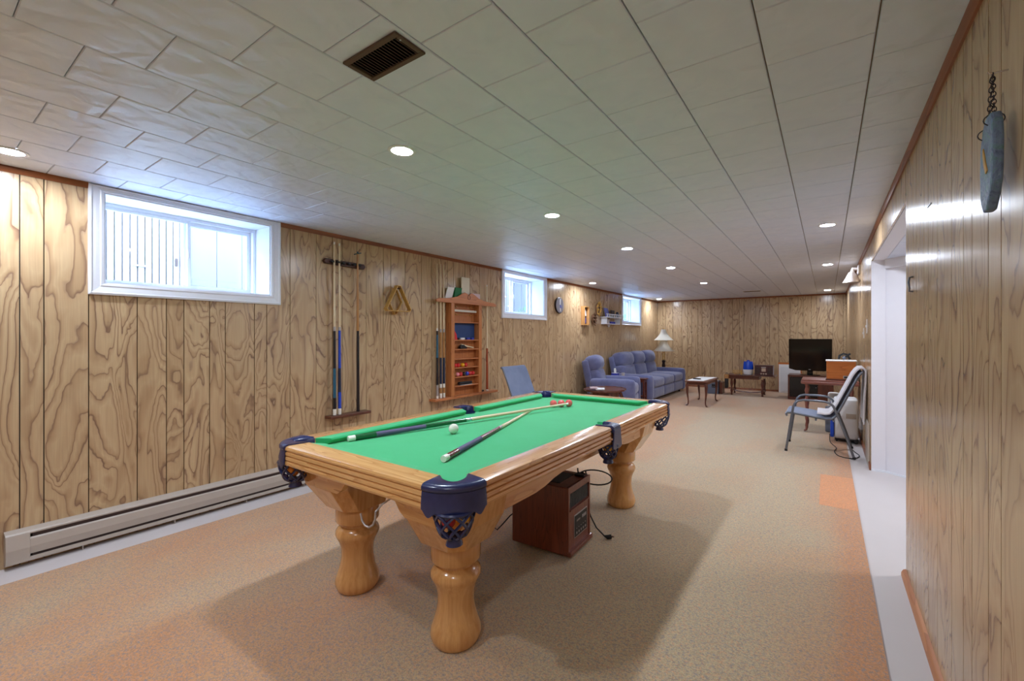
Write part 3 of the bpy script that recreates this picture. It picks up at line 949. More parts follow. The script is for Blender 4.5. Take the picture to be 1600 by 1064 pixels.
def corner_pocket(cx, cy, sx, sy, label):
    """outer corner (cx,cy); sx, sy point outward"""
    R0 = CC + 0.006
    O = (cx - sx * R0, cy - sy * R0)        # centre of the rounded corner
    a_mid = math.atan2(sy, sx)
    A0 = -PI / 4 - 0.03; A1 = PI / 4 + 0.03
    N = 18
    def ringpts(r, z, bul=0.0):
        return [(O[0] + (r + bul) * math.cos(a_mid + A0 + (A1 - A0) * i / N), O[1] + (r + bul) * math.sin(a_mid + A0 + (A1 - A0) * i / N), z) for i in range(N + 1)]
    pocket_c = (O[0] + sx * 0.052, O[1] + sy * 0.052)
    # outer outline of the iron, follows rounded corner
    outer = ringpts(R0 + 0.008, 0)
    inner = []
    e_ = CC + 0.028
    Aq = Vector((-e_, -RW)); Bq = Vector((-RW, -e_)); Mq = Vector((-0.080, -0.080))
    for i in range(N + 1):
        t = i / N
        base = Aq.lerp(Bq, t)
        k = math.sin(PI * t) ** 0.6
        q = base + (Mq - (Aq + Bq) / 2) * k
        if sx * sy < 0: q = base.lerp(base, 0) + (Mq - (Aq + Bq) / 2) * k
        inner.append(q)
    # parameter runs with the outer arc; orient so that both start on the same rail
    o0 = outer[0]
    on_x = abs(o0[1] - cy) < abs(o0[0] - cx)      # first outer point lies on the end rail
    pts_ = [(cx + sx * q.x, cy + sy * q.y) for q in inner]
    inner = pts_ if on_x else pts_[::-1]
    root = None
    # padded cap: outer roll
    m = MB()
    sections = []
    for i in range(N + 1):
        ox, oy, _ = outer[i]; ix, iy = inner[i][0], inner[i][1]
        dx, dy = ox - ix, oy - iy
        L = math.hypot(dx, dy); dx /= L; dy /= L
        sec = [(ix, iy, TZ - 0.040), (ix, iy, TZ - 0.004), (ix + dx * 0.010, iy + dy * 0.010, TZ + 0.006)]
        for q in range(6):
            th = PI / 2 - PI * q / 5 * 1.0
            sec.append((ox - dx * 0.018 + dx * 0.018 * math.cos(th), oy - dy * 0.018 + dy * 0.018 * math.cos(th), TZ - 0.010 + 0.016 * math.sin(th)))
        sec.append((ox - dx * 0.018, oy - dy * 0.018, TZ - 0.040))
        sections.append(sec)
    k = len(sections[0]); v = [p for s_ in sections for p in s_]; f = []
    for i in range(N):
        for j in range(k):
            f.append((i * k + j, i * k + (j + 1) % k, (i + 1) * k + (j + 1) % k, (i + 1) * k + j))
    f += [tuple(range(k)), tuple(range(N * k + k - 1, N * k - 1, -1))]
    m.add(v, f)
    pk = build(m, 'pocket', 'leather', pt, smooth=True, angle=60)
    pk['label'] = label
    # shield with scalloped hem
    m = MB(); v = []
    NN = 36
    for r_, zz in ((R0 + 0.002, 0), (R0 - 0.003, 0)):
        for i in range(NN + 1):
            t = i / NN
            a = a_mid + (A0 - 0.02) + (A1 - A0 + 0.04) * t
            ztop = TZ - 0.022
            hem = 0.687 + 0.010 * math.cos(2 * PI * (t * 4)) - 0.010 * (1 - (2 * t - 1) ** 2)
            bulge = 0.006 * math.sin(PI * t)
            v.append((O[0] + r_ * math.cos(a), O[1] + r_ * math.sin(a), ztop))
            v.append((O[0] + (r_ + 0.003 + bulge) * math.cos(a), O[1] + (r_ + 0.003 + bulge) * math.sin(a), (ztop + hem) / 2))
            v.append((O[0] + (r_ + 0.004) * math.cos(a), O[1] + (r_ + 0.004) * math.sin(a), hem))
    Q = 3 * (NN + 1); f = []
    for i in range(NN):
        for j in range(2):
            f.append((3 * i + j, 3 * i + j + 1, 3 * i + 4 + j, 3 * i + 3 + j))
            f.append((Q + 3 * i + j, Q + 3 * i + 3 + j, Q + 3 * i + 4 + j, Q + 3 * i + j + 1))
        f.append((3 * i, 3 * i + 3, Q + 3 * i + 3, Q + 3 * i)); f.append((3 * i + 2, Q + 3 * i + 2, Q + 3 * i + 5, 3 * i + 5))
    f.append((0, Q, Q + 1, 1)); f.append((1, Q + 1, Q + 2, 2))
    e = 3 * NN
    f.append((e, e + 1, Q + e + 1, Q + e)); f.append((e + 1, e + 2, Q + e + 2, Q + e + 1))
    m.add(v, f)
    build(m, 'shield', 'leather', pk, smooth=True, angle=60)
    # liner behind the opening
    build(MB().lathe([(0.060, TZ - 0.030), (0.060, 0.684), (0.056, 0.684), (0.056, TZ - 0.030)], (pocket_c[0], pocket_c[1], 0), 20, cap=False), 'liner', 'leather', pk, smooth=True)
    bag(pk, (pocket_c[0] + sx * 0.012, pocket_c[1] + sy * 0.012))
    return pocket_c
def side_pocket(x, sx, label):
    w = SP - 0.002
    # saddle over the rail: a C-shaped cap plus hanging shield
    pc = (x - sx * (RW - 0.005), SYM)
    m = MB()
    N = 16
    top = []
    secs = []
    for i in range(N + 1):
        t = i / N
        a = -PI / 2 * 1.08 + PI * 1.08 * t
        ix, iy = pc[0] + sx * 0.052 * math.cos(a), SYM + 0.050 * math.sin(a)
        ox = x + sx * 0.008 if abs(math.sin(a)) < 0.8 else x - sx * (RW - 0.03) * (abs(math.sin(a)) - 0.8) / 0.2
        oy = SYM + w * math.sin(a) * (1.0 if abs(math.sin(a)) > 0.8 else 1.0)
        secs.append([(ix, iy, TZ - 0.045), (ix, iy, TZ - 0.002), (ix + (ox - ix) * 0.25, iy + (oy - iy) * 0.25, TZ + 0.006),
                     (ix + (ox - ix) * 0.8, iy + (oy - iy) * 0.8, TZ + 0.006), (ox, oy, TZ - 0.004), (ox, oy, TZ - 0.030), (ix + (ox - ix) * 0.5, iy + (oy - iy) * 0.5, TZ - 0.045)])
    k = 7; v = [p for s_ in secs for p in s_]; f = []
    for i in range(N):
        for j in range(k):
            f.append((i * k + j, i * k + (j + 1) % k, (i + 1) * k + (j + 1) % k, (i + 1) * k + j))
    f += [tuple(range(k)), tuple(range(N * k + k - 1, N * k - 1, -1))]
    m.add(v, f)
    pk = build(m, 'pocket', 'leather', pt, smooth=True, angle=50)
    pk['label'] = label
    poly = [(SYM - w * 0.80, TZ - 0.012), (SYM + w * 0.80, TZ - 0.012), (SYM + w * 0.85, 0.72), (SYM + w * 1.08, 0.66), (SYM + w * 0.55, 0.648), (SYM, 0.654), (SYM - w * 0.55, 0.648), (SYM - w * 1.08, 0.66), (SYM - w * 0.85, 0.72)]
    xa, xb = x + sx * 0.003, x + sx * 0.012
    build(MB().prism(poly, 'x', min(xa, xb), max(xa, xb)), 'shield', 'leather', pk, bevel=0.003)
    build(MB().lathe([(0.054, TZ - 0.030), (0.054, 0.684), (0.050, 0.684), (0.050, TZ - 0.030)], (pc[0] + sx * 0.0, SYM, 0), 20, cap=False), 'liner', 'leather', pk, smooth=True)
    bag(pk, (pc[0] + sx * 0.052, SYM), 0.058, 0.672, 0.590)
    return pc
pcs = {}
pcs['nr'] = corner_pocket(TX1, TY0, 1, -1, 'black leather pocket at the nearest corner')
pcs['nl'] = corner_pocket(TX0, TY0, -1, -1, 'black leather pocket at the near left corner')
pcs['fr'] = corner_pocket(TX1, TY1, 1, 1, 'black leather pocket at the far right corner')
pcs['fl'] = corner_pocket(TX0, TY1, -1, 1, 'black leather pocket at the far left corner')
pcs['sr'] = side_pocket(TX1, 1, 'black leather pocket on the long side towards the hall')
pcs['sl'] = side_pocket(TX0, -1, 'black leather pocket on the long side towards the windows')

BR = 0.0286
def ball(c, r, mat, label, group=None):
    return tag(build(MB().ball(c, r, 20, 12), 'billiard_ball', mat, smooth=True, angle=180), label, 'ball', group)
# balls lying in the nets
def inbag(c, lst, where, group):
    for (dx, dy, z, mat, word) in lst:
        ball((c[0] + dx, c[1] + dy, z), 0.025, mat, '%s ball held in the net of the %s' % (word, where), group)
c = (pcs['nr'][0] + 0.012, pcs['nr'][1] - 0.012)
inbag(c, [(-0.034, -0.014, 0.662, 'purple', 'purple'), (0.006, -0.034, 0.656, 'red', 'red'), (0.036, 0.008, 0.664, 'yellow', 'yellow'), (0.004, 0.006, 0.630, 'orange', 'orange')], 'nearest corner pocket', 'balls in the nearest pocket')
c = (pcs['nl'][0] - 0.012, pcs['nl'][1] - 0.012)
inbag(c, [(0.020, -0.026, 0.650, 'orange', 'bright orange'), (-0.014, 0.000, 0.630, 'orange', 'amber')], 'near left corner pocket', 'balls in the near left pocket')
c = (pcs['sr'][0] + 0.052, SYM)
inbag(c, [(0.012, -0.026, 0.656, 'yellow', 'golden yellow'), (0.0, 0.027, 0.652, 'brown', 'brown')], 'hall side pocket', 'balls in the side pocket')
# cue ball and reds
ball((-1.742, 1.785, BED + BR), BR, 'cueball', 'ivory cue ball lying between the crossed cues')
for (x_, y_, w_) in ((-1.752, 2.886, 'left'), (-1.708, 2.930, 'middle'), (-1.668, 2.978, 'right')):
    ball((x_, y_, BED + BR), BR, 'coral', '%s of the three red balls by the cue tip' % w_, 'red balls on the cloth')

# cues
def cue(label, p0, p1, segs, group=None, r0=0.0152, r1=0.0074, extra=None, name='pool_cue'):
    """segs: list of (t0, t1, material, part name); t runs 0 (butt) to 1 (tip)"""
    p0 = Vector(p0); p1 = Vector(p1)
    t = thing(name, label, 'pool cue', p0, 0, group)
    d = (p1 - p0)
    L = d.length
    q = d.to_track_quat('Z', 'Y')
    t.rotation_mode = 'QUATERNION'; t.rotation_quaternion = q
    for a, b, mt, nm in segs:
        ra, rb = r0 + (r1 - r0) * a, r0 + (r1 - r0) * b
        build(MB().lathe([(ra * 0.96 if a == 0 else ra, a * L), (ra, a * L + 0.002), (rb, b * L)], (0, 0, 0), 14), nm, mt, t, smooth=True, local=True)
    return t
A0, A1 = (-2.066, 1.340, BED + 0.0152), (-1.641, 2.915, BED + 0.034)
cue('green and violet cue lying on the cloth, butt near the left rail', A0, A1,
    [(0, 0.022, 'ivory', 'butt_cap'), (0.022, 0.09, 'cuegreen', 'butt_sleeve'), (0.09, 0.27, 'blueviol', 'wrap'), (0.27, 0.44, 'cuegreen', 'forearm'),
     (0.44, 0.465, 'chrome', 'joint'), (0.465, 0.988, 'maple', 'shaft'), (0.988, 1.0, 'ivory', 'ferrule')], 'cues on the table')
B0, B1 = (-1.381, 1.352, BED + 0.0152), (-1.800, 2.655, BED + 0.0075)
cue('wine red cue lying on the cloth, butt nearest the camera', B0, B1,
    [(0, 0.026, 'ivory', 'butt_cap'), (0.026, 0.10, 'cuered', 'butt_sleeve'), (0.10, 0.30, 'blueviol', 'wrap'), (0.30, 0.50, 'cuered', 'forearm'),
     (0.50, 0.53, 'silver', 'joint'), (0.53, 0.988, 'maple', 'shaft'), (0.988, 1.0, 'ivory', 'ferrule')], 'cues on the table')
# S hook hanging from the near apron
pts = [(-1.418, 1.138, 0.640), (-1.424, 1.130, 0.652), (-1.436, 1.115, 0.645), (-1.450, 1.090, 0.630), (-1.458, 1.065, 0.605), (-1.462, 1.065, 0.575), (-1.475, 1.065, 0.550), (-1.500, 1.065, 0.535), (-1.525, 1.065, 0.535), (-1.545, 1.065, 0.550), (-1.555, 1.065, 0.578)]
tag(build(MB().tube(pts, 0.004, 8), 'hook', 'silver', smooth=True), 'bent silver wire hook hanging under the near apron', 'hook')

# ================================================================== SPACE HEATER under the table
sh0 = Vector((-1.42, 2.31, 0))
ht = thing('space_heater', 'cherry wood cabinet heater standing on carpet under the pool table', 'heater', (-1.42, 2.315, 0.0085), 0.04)
HXx, HYy, HZ0, HZ1 = 0.195, 0.150, 0.022, 0.415
m = MB()
# local: front faces +x
m.box(-HXx, -HYy, HZ0, HXx - 0.012, HYy, HZ1)
build(m, 'cabinet', 'heaterwood', ht, bevel=0.006, local=True)
m = MB()
fx = HXx - 0.012
m.box(fx, -HYy, HZ0, HXx, -HYy + 0.018, HZ1).box(fx, HYy - 0.018, HZ0, HXx, HYy, HZ1)
m.box(fx, -HYy + 0.018, HZ1 - 0.04, HXx, HYy - 0.018, HZ1)
m.box(fx, -HYy + 0.018, HZ0, HXx - 0.004, HYy - 0.018, 0.285)
build(m, 'front_frame', 'heaterwood', ht, local=True, bevel=0.002)
build(MB().box(fx, -HYy + 0.018, 0.285, fx + 0.003, HYy - 0.018, HZ1 - 0.04), 'outlet_recess', 'black', ht, local=True)
for k in range(16):
    y_ = -HYy + 0.030 + k * (2 * HYy - 0.06) / 15
    build(MB().box(fx + 0.003, y_ - 0.002, 0.292, fx + 0.007, y_ + 0.002, HZ1 - 0.046), 'grille_bar', 'steelgrey', ht, local=True)
build(MB().prism([(fx, 0.285), (HXx + 0.006, 0.282), (HXx + 0.006, 0.276), (fx, 0.270)], 'y', -HYy + 0.018, HYy - 0.018), 'outlet_lip', 'heaterwood', ht, local=True)
build(MB().box(fx, -HYy - 0.004, HZ0, HXx + 0.016, HYy + 0.004, HZ0 + 0.028), 'plinth', 'heaterwood', ht, bevel=0.006, local=True)
build(MB().box(HXx - 0.004, -0.072, 0.098, HXx - 0.001, 0.105, 0.232), 'panel_frame', 'silver', ht, local=True)
pn = build(MB().box(HXx - 0.001, -0.066, 0.104, HXx + 0.001, 0.099, 0.226), 'control_panel', 'black', ht, local=True)
for k in range(5):
    build(MB().box(HXx + 0.001, -0.052 + k * 0.030, 0.118, HXx + 0.003, -0.040 + k * 0.030, 0.130), 'button', 'silver', pn, local=True)
    build(MB().box(HXx + 0.001, -0.050 + k * 0.030, 0.148, HXx + 0.002, -0.042 + k * 0.030, 0.152), 'indicator', 'silver', pn, local=True)
for k in range(3):
    build(MB().box(HXx + 0.001, 0.030 + k * 0.020, 0.188, HXx + 0.002, 0.044 + k * 0.020, 0.206), 'display_digit', 'silver', pn, local=True)
m = MB().tube([(HXx + 0.0015, -0.045 + 0.004 * i, 0.192 + (0.007 if i % 2 else -0.003)) for i in range(12)], 0.0012, 4)
build(m, 'script_logo', 'silver', pn, local=True)
m = MB()
for k in range(7): m.box(-0.10 + k * 0.028, -0.09, HZ1, -0.088 + k * 0.028, 0.09, HZ1 + 0.002)
build(MB().box(-0.13, -0.10, HZ1, 0.11, 0.10, HZ1 + 0.0015), 'top_panel', 'blackgloss', ht, local=True)
build(MB().box(HXx - 0.075, 0.075, HZ1, HXx - 0.01, HYy - 0.02, HZ1 + 0.012), 'cord_clip', 'black', ht, bevel=0.003, local=True)
for a in (-1, 1):
    for b in (-1, 1):
        build(MB().lathe([(0.016, 0.0), (0.018, 0.012), (0.018, 0.022)], (a * (HXx - 0.08), b * (HYy - 0.06), 0), 12), 'foot', 'rubber', ht, smooth=True, local=True)
# looped power cord resting on top, running to plug on the floor
lp = [(-1.300, 2.435, 0.462), (-1.296, 2.430, 0.446)]
for i in range(26):
    a = PI * 0.97 - 2 * PI * 0.94 * i / 25
    k = 0.104 * math.cos(a)
    lp.append((-1.205 + 0.827 * k, 2.493 + 0.562 * k, 0.404 + 0.046 * math.sin(a) - 0.10 * k))
lp.append((-1.268, 2.45, 0.437))
cd = [(-1.262, 2.47, 0.437), (-1.268, 2.494, 0.40), (-1.268, 2.497, 0.22), (-1.24, 2.497, 0.15), (-1.205, 2.505, 0.085), (-1.165, 2.54, 0.028)]
pc_ = thing('power_cord', 'black looped power cord on top of the cabinet heater', 'cord', (-1.2, 2.5, 0.0085))
build(MB().tube(lp, 0.0045, 7), 'cable', 'rubber', pc_, smooth=True)
build(MB().tube(cd, 0.0045, 7), 'cable', 'rubber', pc_, smooth=True)
pl = build(MB().tube([(-1.165, 2.54, 0.028), (-1.150, 2.550, 0.022), (-1.130, 2.565, 0.0235)], [0.006, 0.013, 0.014], 8), 'plug', 'rubber', pc_, smooth=True)
build(MB().box(-1.130, 2.560, 0.022, -1.110, 2.563, 0.026).box(-1.130, 2.571, 0.022, -1.110, 2.574, 0.026), 'prong', 'chrome', pl)
tag(build(MB().tube([(-1.61, 2.22, 0.20), (-1.64, 2.18, 0.17), (-1.66, 2.13, 0.13), (-1.68, 2.10, 0.10), (-1.695, 2.095, 0.11), (-1.70, 2.10, 0.14)], 0.004, 7), 'power_cord', 'rubber', smooth=True), 'thin black cord bent behind the cabinet heater', 'cord')

# ================================================================== BASEBOARD HEATER on left wall
bh = thing('baseboard_heater', 'long taupe metal baseboard heater along the left wall', 'heater', (XL, 1.45, 0))
h0, h1 = 0.352, 2.52
build(MB().box(XL, h0, 0.012, XL + 0.006, h1, 0.205), 'back_plate', 'cream_metal', bh)
build(MB().prism([(XL, 0.205), (XL + 0.05, 0.196), (XL + 0.060, 0.188), (XL + 0.058, 0.180), (XL + 0.006, 0.190)], 'y', h0, h1), 'top_cap', 'cream_metal', bh)
build(MB().box(XL + 0.006, h0 + 0.10, 0.045, XL + 0.050, h1 - 0.02, 0.178), 'heating_fins', 'dark_metal', bh)
build(MB().prism([(XL + 0.056, 0.160), (XL + 0.064, 0.152), (XL + 0.068, 0.108), (XL + 0.058, 0.066), (XL + 0.053, 0.066), (XL + 0.060, 0.108), (XL + 0.056, 0.150)], 'y', h0 + 0.09, h1), 'front_panel', 'cream_metal', bh)
build(MB().prism([(XL + 0.006, 0.012), (XL + 0.064, 0.030), (XL + 0.064, 0.052), (XL + 0.056, 0.052), (XL + 0.056, 0.036), (XL + 0.006, 0.02)], 'y', h0, h1), 'lower_lip', 'cream_metal', bh)
build(MB().prism([(XL + 0.006, 0.02), (XL + 0.064, 0.030), (XL + 0.070, 0.108), (XL + 0.060, 0.186), (XL + 0.006, 0.194)], 'y', h0, h0 + 0.09), 'end_cap', 'cream_metal', bh, bevel=0.002)
for k in range(5):
    build(MB().box(XL + 0.006, h0 + 0.3 + k * 0.45, 0.0, XL + 0.05, h0 + 0.305 + k * 0.45, 0.03), 'bracket', 'cream_metal', bh)

# ================================================================== CUE RACKS
def tri_h(y, z): return (y, z)
cr = thing('cue_rack', 'small dark two piece wall rack holding three cues', 'cue rack', (XL, 2.41, 0.54))
poly = [(2.19, 1.975), (2.205, 1.955), (2.60, 1.945), (2.615, 1.97), (2.60, 1.995), (2.205, 2.0)]
tb = build(MB().prism(poly, 'x', XL, XL + 0.038), 'top_bar', 'darkwood', cr, bevel=0.004)
for k in range(6):
    yk = 2.255 + k * 0.056
    build(MB().lathe([(0.0135, -0.006), (0.019, -0.006), (0.019, 0.010), (0.0135, 0.010), (0.0135, -0.006)], (XL + 0.057, yk, 1.972), 12, cap=False), 'clip', 'black', tb, smooth=True)
build(MB().box(XL, 2.215, 0.545, XL + 0.10, 2.635, 0.572), 'bottom_shelf', 'rackdark', cr, bevel=0.005)
CX_ = XL + 0.062
def rack_cue(y, z0, z1, segs, label, xo=0.0, group='cues in wall racks', **kw):
    return cue(label, (CX_ + xo, y, z0), (CX_ + xo - 0.006, y, z1), segs, group, **kw)
rack_cue(2.275, 0.575, 2.155, [(0, 0.035, 'ivory', 'butt_cap'), (0.035, 0.10, 'cueblack', 'butt_sleeve'), (0.10, 0.27, 'cueteal', 'wrap'), (0.27, 0.485, 'cueblack', 'forearm'), (0.485, 0.51, 'silver', 'joint'), (0.51, 0.985, 'maple', 'shaft'), (0.985, 1, 'ivory', 'ferrule')],
         'black and teal cue, leftmost in the small rack')
rack_cue(2.325, 0.575, 2.150, [(0, 0.035, 'ivory', 'butt_cap'), (0.035, 0.13, 'cueblue', 'butt_sleeve'), (0.13, 0.27, 'cuenavy', 'wrap'), (0.27, 0.49, 'cueblue', 'forearm'), (0.49, 0.51, 'silver', 'joint'), (0.51, 0.985, 'maple', 'shaft'), (0.985, 1, 'ivory', 'ferrule')],
         'bright blue cue, second in the small rack')
br = rack_cue(2.515, 0.575, 2.085, [(0, 0.51, 'cueblack', 'handle'), (0.51, 1.0, 'cuetan', 'shaft')], 'black handled bridge stick, rightmost in the small rack', r1=0.0085, name='bridge_stick')
build(MB().box(-0.004, -0.055, 1.505, 0.006, 0.055, 1.513).box(-0.004, -0.006, 1.50, 0.006, 0.006, 1.53), 'bridge_head', 'cueteal', br, bevel=0.002, local=True)

# triangle and diamond ball racks on a peg
def frame_poly(name, label, pts, depth, thick, mat, x0):
    m = MB()
    n = len(pts)
    cy = sum(p[0] for p in pts) / n; cz = sum(p[1] for p in pts) / n
    def inset(i):
        a, b, c = Vector(pts[i - 1]), Vector(pts[i]), Vector(pts[(i + 1) % n])
        d1 = (b - a).normalized(); d2 = (c - b).normalized()
        n1 = Vector((-d1.y, d1.x)); n2 = Vector((-d2.y, d2.x))
        k = (n1 + n2).normalized()
        if k.dot(Vector((cy, cz)) - b) < 0: k = -k
        return b + k * thick / max(0.3, abs(k.dot(n1)))
    ins = [inset(i) for i in range(n)]
    v = []
    for x_ in (x0, x0 + depth):
        v += [(x_, p[0], p[1]) for p in pts] + [(x_, p[0], p[1]) for p in ins]
    f = []
    for i in range(n):
        j = (i + 1) % n
        f += [(i, j, n + j, n + i), (2 * n + i, 3 * n + i, 3 * n + j, 2 * n + j), (i, 2 * n + i, 2 * n + j, j), (n + i, n + j, 3 * n + j, 3 * n + i)]
    m.add(v, f)
    return tag(build(m, name, mat, bevel=0.0025), label, 'ball rack')
frame_poly('triangle_rack', 'yellow wooden triangle ball rack hung on the wall', [(2.835, 1.552), (3.115, 1.552), (3.135, 1.575), (2.995, 1.825), (2.955, 1.825), (2.815, 1.575)], 0.055, 0.010, 'yellowwood', XL + 0.045)
frame_poly('diamond_rack', 'yellow wooden diamond ball rack hung inside the triangle', [(2.985, 1.52), (3.062, 1.655), (2.985, 1.802), (2.962, 1.802), (2.885, 1.655), (2.962, 1.52)], 0.034, 0.009, 'yellowwood', XL + 0.008)
tag(build(MB().tube([(XL, 2.974, 1.790), (XL + 0.115, 2.974, 1.792)], 0.006, 8), 'peg', 'darkwood', smooth=True), 'short dark peg holding the ball racks', 'peg')

# billiard cabinet
Ya, Yb = 3.70, 4.255        # body at front plane measured, allow depth
bc = thing('billiard_cabinet', 'oak wall cabinet for cues and balls with arched top', 'cabinet', (XL, 4.03, 0.55))
D = 0.095
Ya, Yb = 3.735, 4.285
# side posts
build(MB().box(XL, Ya, 0.575, XL + D, Ya + 0.055, 1.70), 'side_post', 'rackwood', bc, bevel=0.003)
build(MB().box(XL, Yb - 0.055, 0.575, XL + D, Yb, 1.70), 'side_post', 'rackwood', bc, bevel=0.003)
build(MB().box(XL, Ya + 0.055, 0.575, XL + 0.010, Yb - 0.055, 1.70), 'back_board', 'rackback', bc)
# top: pediment with scroll
pp = [(3.50, 1.690), (4.56, 1.690), (4.575, 1.715), (4.52, 1.735), (4.36, 1.745), (4.22, 1.775), (4.14, 1.815), (4.095, 1.832), (4.06, 1.822), (4.03, 1.800), (4.00, 1.822), (3.965, 1.832), (3.92, 1.815), (3.84, 1.775), (3.70, 1.745), (3.54, 1.735), (3.485, 1.715)]
build(MB().prism(pp, 'x', XL + D - 0.012, XL + D + 0.008), 'pediment', 'rackwood_y', bc, bevel=0.003)
build(MB().tube([(XL + D + 0.010, 4.03 + 0.03 * math.sin(t) * (1 - t / 14), 1.775 + 0.026 * math.cos(t)) for t in [k * 0.35 for k in range(18)]], 0.003, 5), 'carved_scroll', 'rackdark', bc, smooth=True)
build(MB().box(XL, 3.69, 1.700, XL + D - 0.012, 4.39, 1.716), 'top_shelf', 'rackwood_y', bc, bevel=0.002)
build(MB().box(XL, 3.47, 0.548, XL + D + 0.015, 4.60, 0.575), 'bottom_shelf', 'rackwood_y', bc, bevel=0.004)
zs = [1.47, 1.252, 1.140, 1.022, 0.916, 0.804, 0.694]
for z_ in zs:
    build(MB().box(XL + 0.010, Ya + 0.055, z_ - 0.012, XL + D - 0.008, Yb - 0.055, z_), 'shelf', 'rackwood_y', bc, bevel=0.0015)
for z_ in (1.655, 1.560):
    w_ = build(MB().tube([(XL + 0.055, Ya + 0.05, z_), (XL + 0.055, Yb - 0.05, z_)], 0.003, 6), 'score_wire', 'brass', bc, smooth=True)
    for yk in (3.85, 4.10):
        build(MB().ball((XL + 0.055, yk, z_), 0.010, 10, 6, (1, 0.7, 1.3)), 'score_bead', 'brass', w_, smooth=True)
sc = build(MB().box(XL + 0.045, Ya + 0.06, 1.594, XL + 0.055, Yb - 0.06, 1.620), 'score_strip', 'cream', bc, bevel=0.001)
for k in range(20):
    yk = Ya + 0.075 + k * 0.021
    build(MB().box(XL + 0.055, yk, 1.598, XL + 0.0555, yk + 0.008, 1.616), 'score_mark', 'silver', sc)
build(MB().box(XL + 0.010, Ya + 0.058, 1.256, XL + 0.016, Yb - 0.058, 1.456), 'chalkboard', 'slate', bc)
# contents
bx_ = XL + 0.052
tag(build(MB().prism([(3.795, 1.254), (3.860, 1.254), (3.845, 1.32), (3.815, 1.36), (3.80, 1.43), (3.795, 1.43)], 'x', bx_ - 0.02, bx_ + 0.02), 'folded_cloth', 'redcloth', bevel=0.006), 'folded red cloth beside the cabinet chalkboard', 'cloth')
for k, (yk, w_, mt, lab) in enumerate(((3.965, 0.07, 'whiteplastic', 'small white chalk box on the chalkboard ledge'), (4.07, 0.05, 'bluecard', 'small blue chalk cube on the chalkboard ledge'), (3.895, 0.03, 'black', 'small black cube on the chalkboard ledge'), (4.15, 0.04, 'bluecard', 'rightmost blue chalk cube on the chalkboard ledge'))):
    tag(build(MB().box(bx_ - 0.012, yk - w_ / 2, 1.2525, bx_ + 0.012, yk + w_ / 2, 1.277), 'chalk', mt, bevel=0.003), lab, 'chalk')
tbr = thing('table_brush', 'black bristle table brush with pale wooden handle', 'brush', (bx_, 4.0, 1.1405))
build(MB().prism([(3.92, 1.141), (4.03, 1.141), (4.045, 1.150), (3.98, 1.190), (3.94, 1.19), (3.91, 1.165)], 'x', bx_ - 0.02, bx_ + 0.02), 'bristles', 'black', tbr, bevel=0.005)
build(MB().tube([(bx_, 3.945, 1.192), (bx_, 4.01, 1.178), (bx_, 4.09, 1.163), (bx_, 4.17, 1.150)], [0.012, 0.011, 0.008, 0.009], 8), 'handle', 'maple', tbr, smooth=True)
row1 = [('red', 3.835), ('red', 3.888), ('yellow', 3.968), ('red', 4.021)]
ords = ['first', 'second', 'third', 'fourth', 'fifth', 'sixth', 'seventh']
for k, (mt, yk) in enumerate(row1):
    ball((bx_ + 0.004, yk, 0.916 + 0.0262), 0.026, mt, '%s ball, %s from left on the upper ball shelf of the cabinet' % (mt, ords[k]), 'balls on the cabinet shelves')
row2 = [('brown', 3.822, 'brown'), ('pink', 3.876, 'pink'), ('red', 3.932, 'red'), ('ballblack', 3.99, 'black'), ('blue', 4.045, 'blue'), ('red', 4.10, 'red'), ('red', 4.154, 'red')]
for k, (mt, yk, wd) in enumerate(row2):
    ball((bx_ + 0.004, yk, 0.804 + 0.0262), 0.026, mt, '%s ball, %s from left on the lower ball shelf of the cabinet' % (wd, ords[k]), 'balls on the cabinet shelves')
tag(build(MB().puff(bx_ - 0.022, 3.90, 0.695, bx_ + 0.022, 4.13, 0.735, 0.012), 'case', 'black', smooth=True), 'flat black case on the second lowest cabinet shelf', 'case')
tag(build(MB().box(bx_ - 0.015, 3.91, 0.6945, bx_ + 0.03, 4.12, 0.697), 'paper_slip', 'paper'), 'white paper slip under the flat black case', 'paper')
# things on top of the cabinet
tx = XL + 0.045
def leaning(name, label, cat, y0, y1, h, mt, tilt, z0=1.7165, th=0.012, skew=0.0):
    m = MB().prism([(y0, 0), (y1, 0), (y1 + skew, h), (y0 + skew, h)], 'x', -th / 2, th / 2)
    m.T = None
    o = build(m, name, mt, origin=False, bevel=0.001)
    o.location = (tx, 0, z0); o.rotation_euler = (0, tilt, 0)
    return tag(o, label, cat)
leaning('card', 'leaning pale grey card at left on top of the cabinet', 'card', 3.665, 3.775, 0.165, 'paper', 0.05, skew=0.05)
leaning('box', 'green card box leaning behind the cabinet pediment', 'box', 3.81, 3.92, 0.17, 'greenbox', 0.02, th=0.03, skew=0.03)
leaning('card', 'tall cream card standing at the middle of the cabinet top', 'card', 3.955, 4.10, 0.31, 'cream', 0.0)
leaning('box', 'pale pink box lying right of the tall cream card', 'box', 4.11, 4.28, 0.12, 'pinkcard', 0.0, th=0.05)
tag(build(MB().puff(tx - 0.02, 4.29, 1.7165, tx + 0.02, 4.385, 1.765, 0.014), 'case', 'cuenavy', smooth=True), 'small dark case at the right end of the cabinet top', 'case')
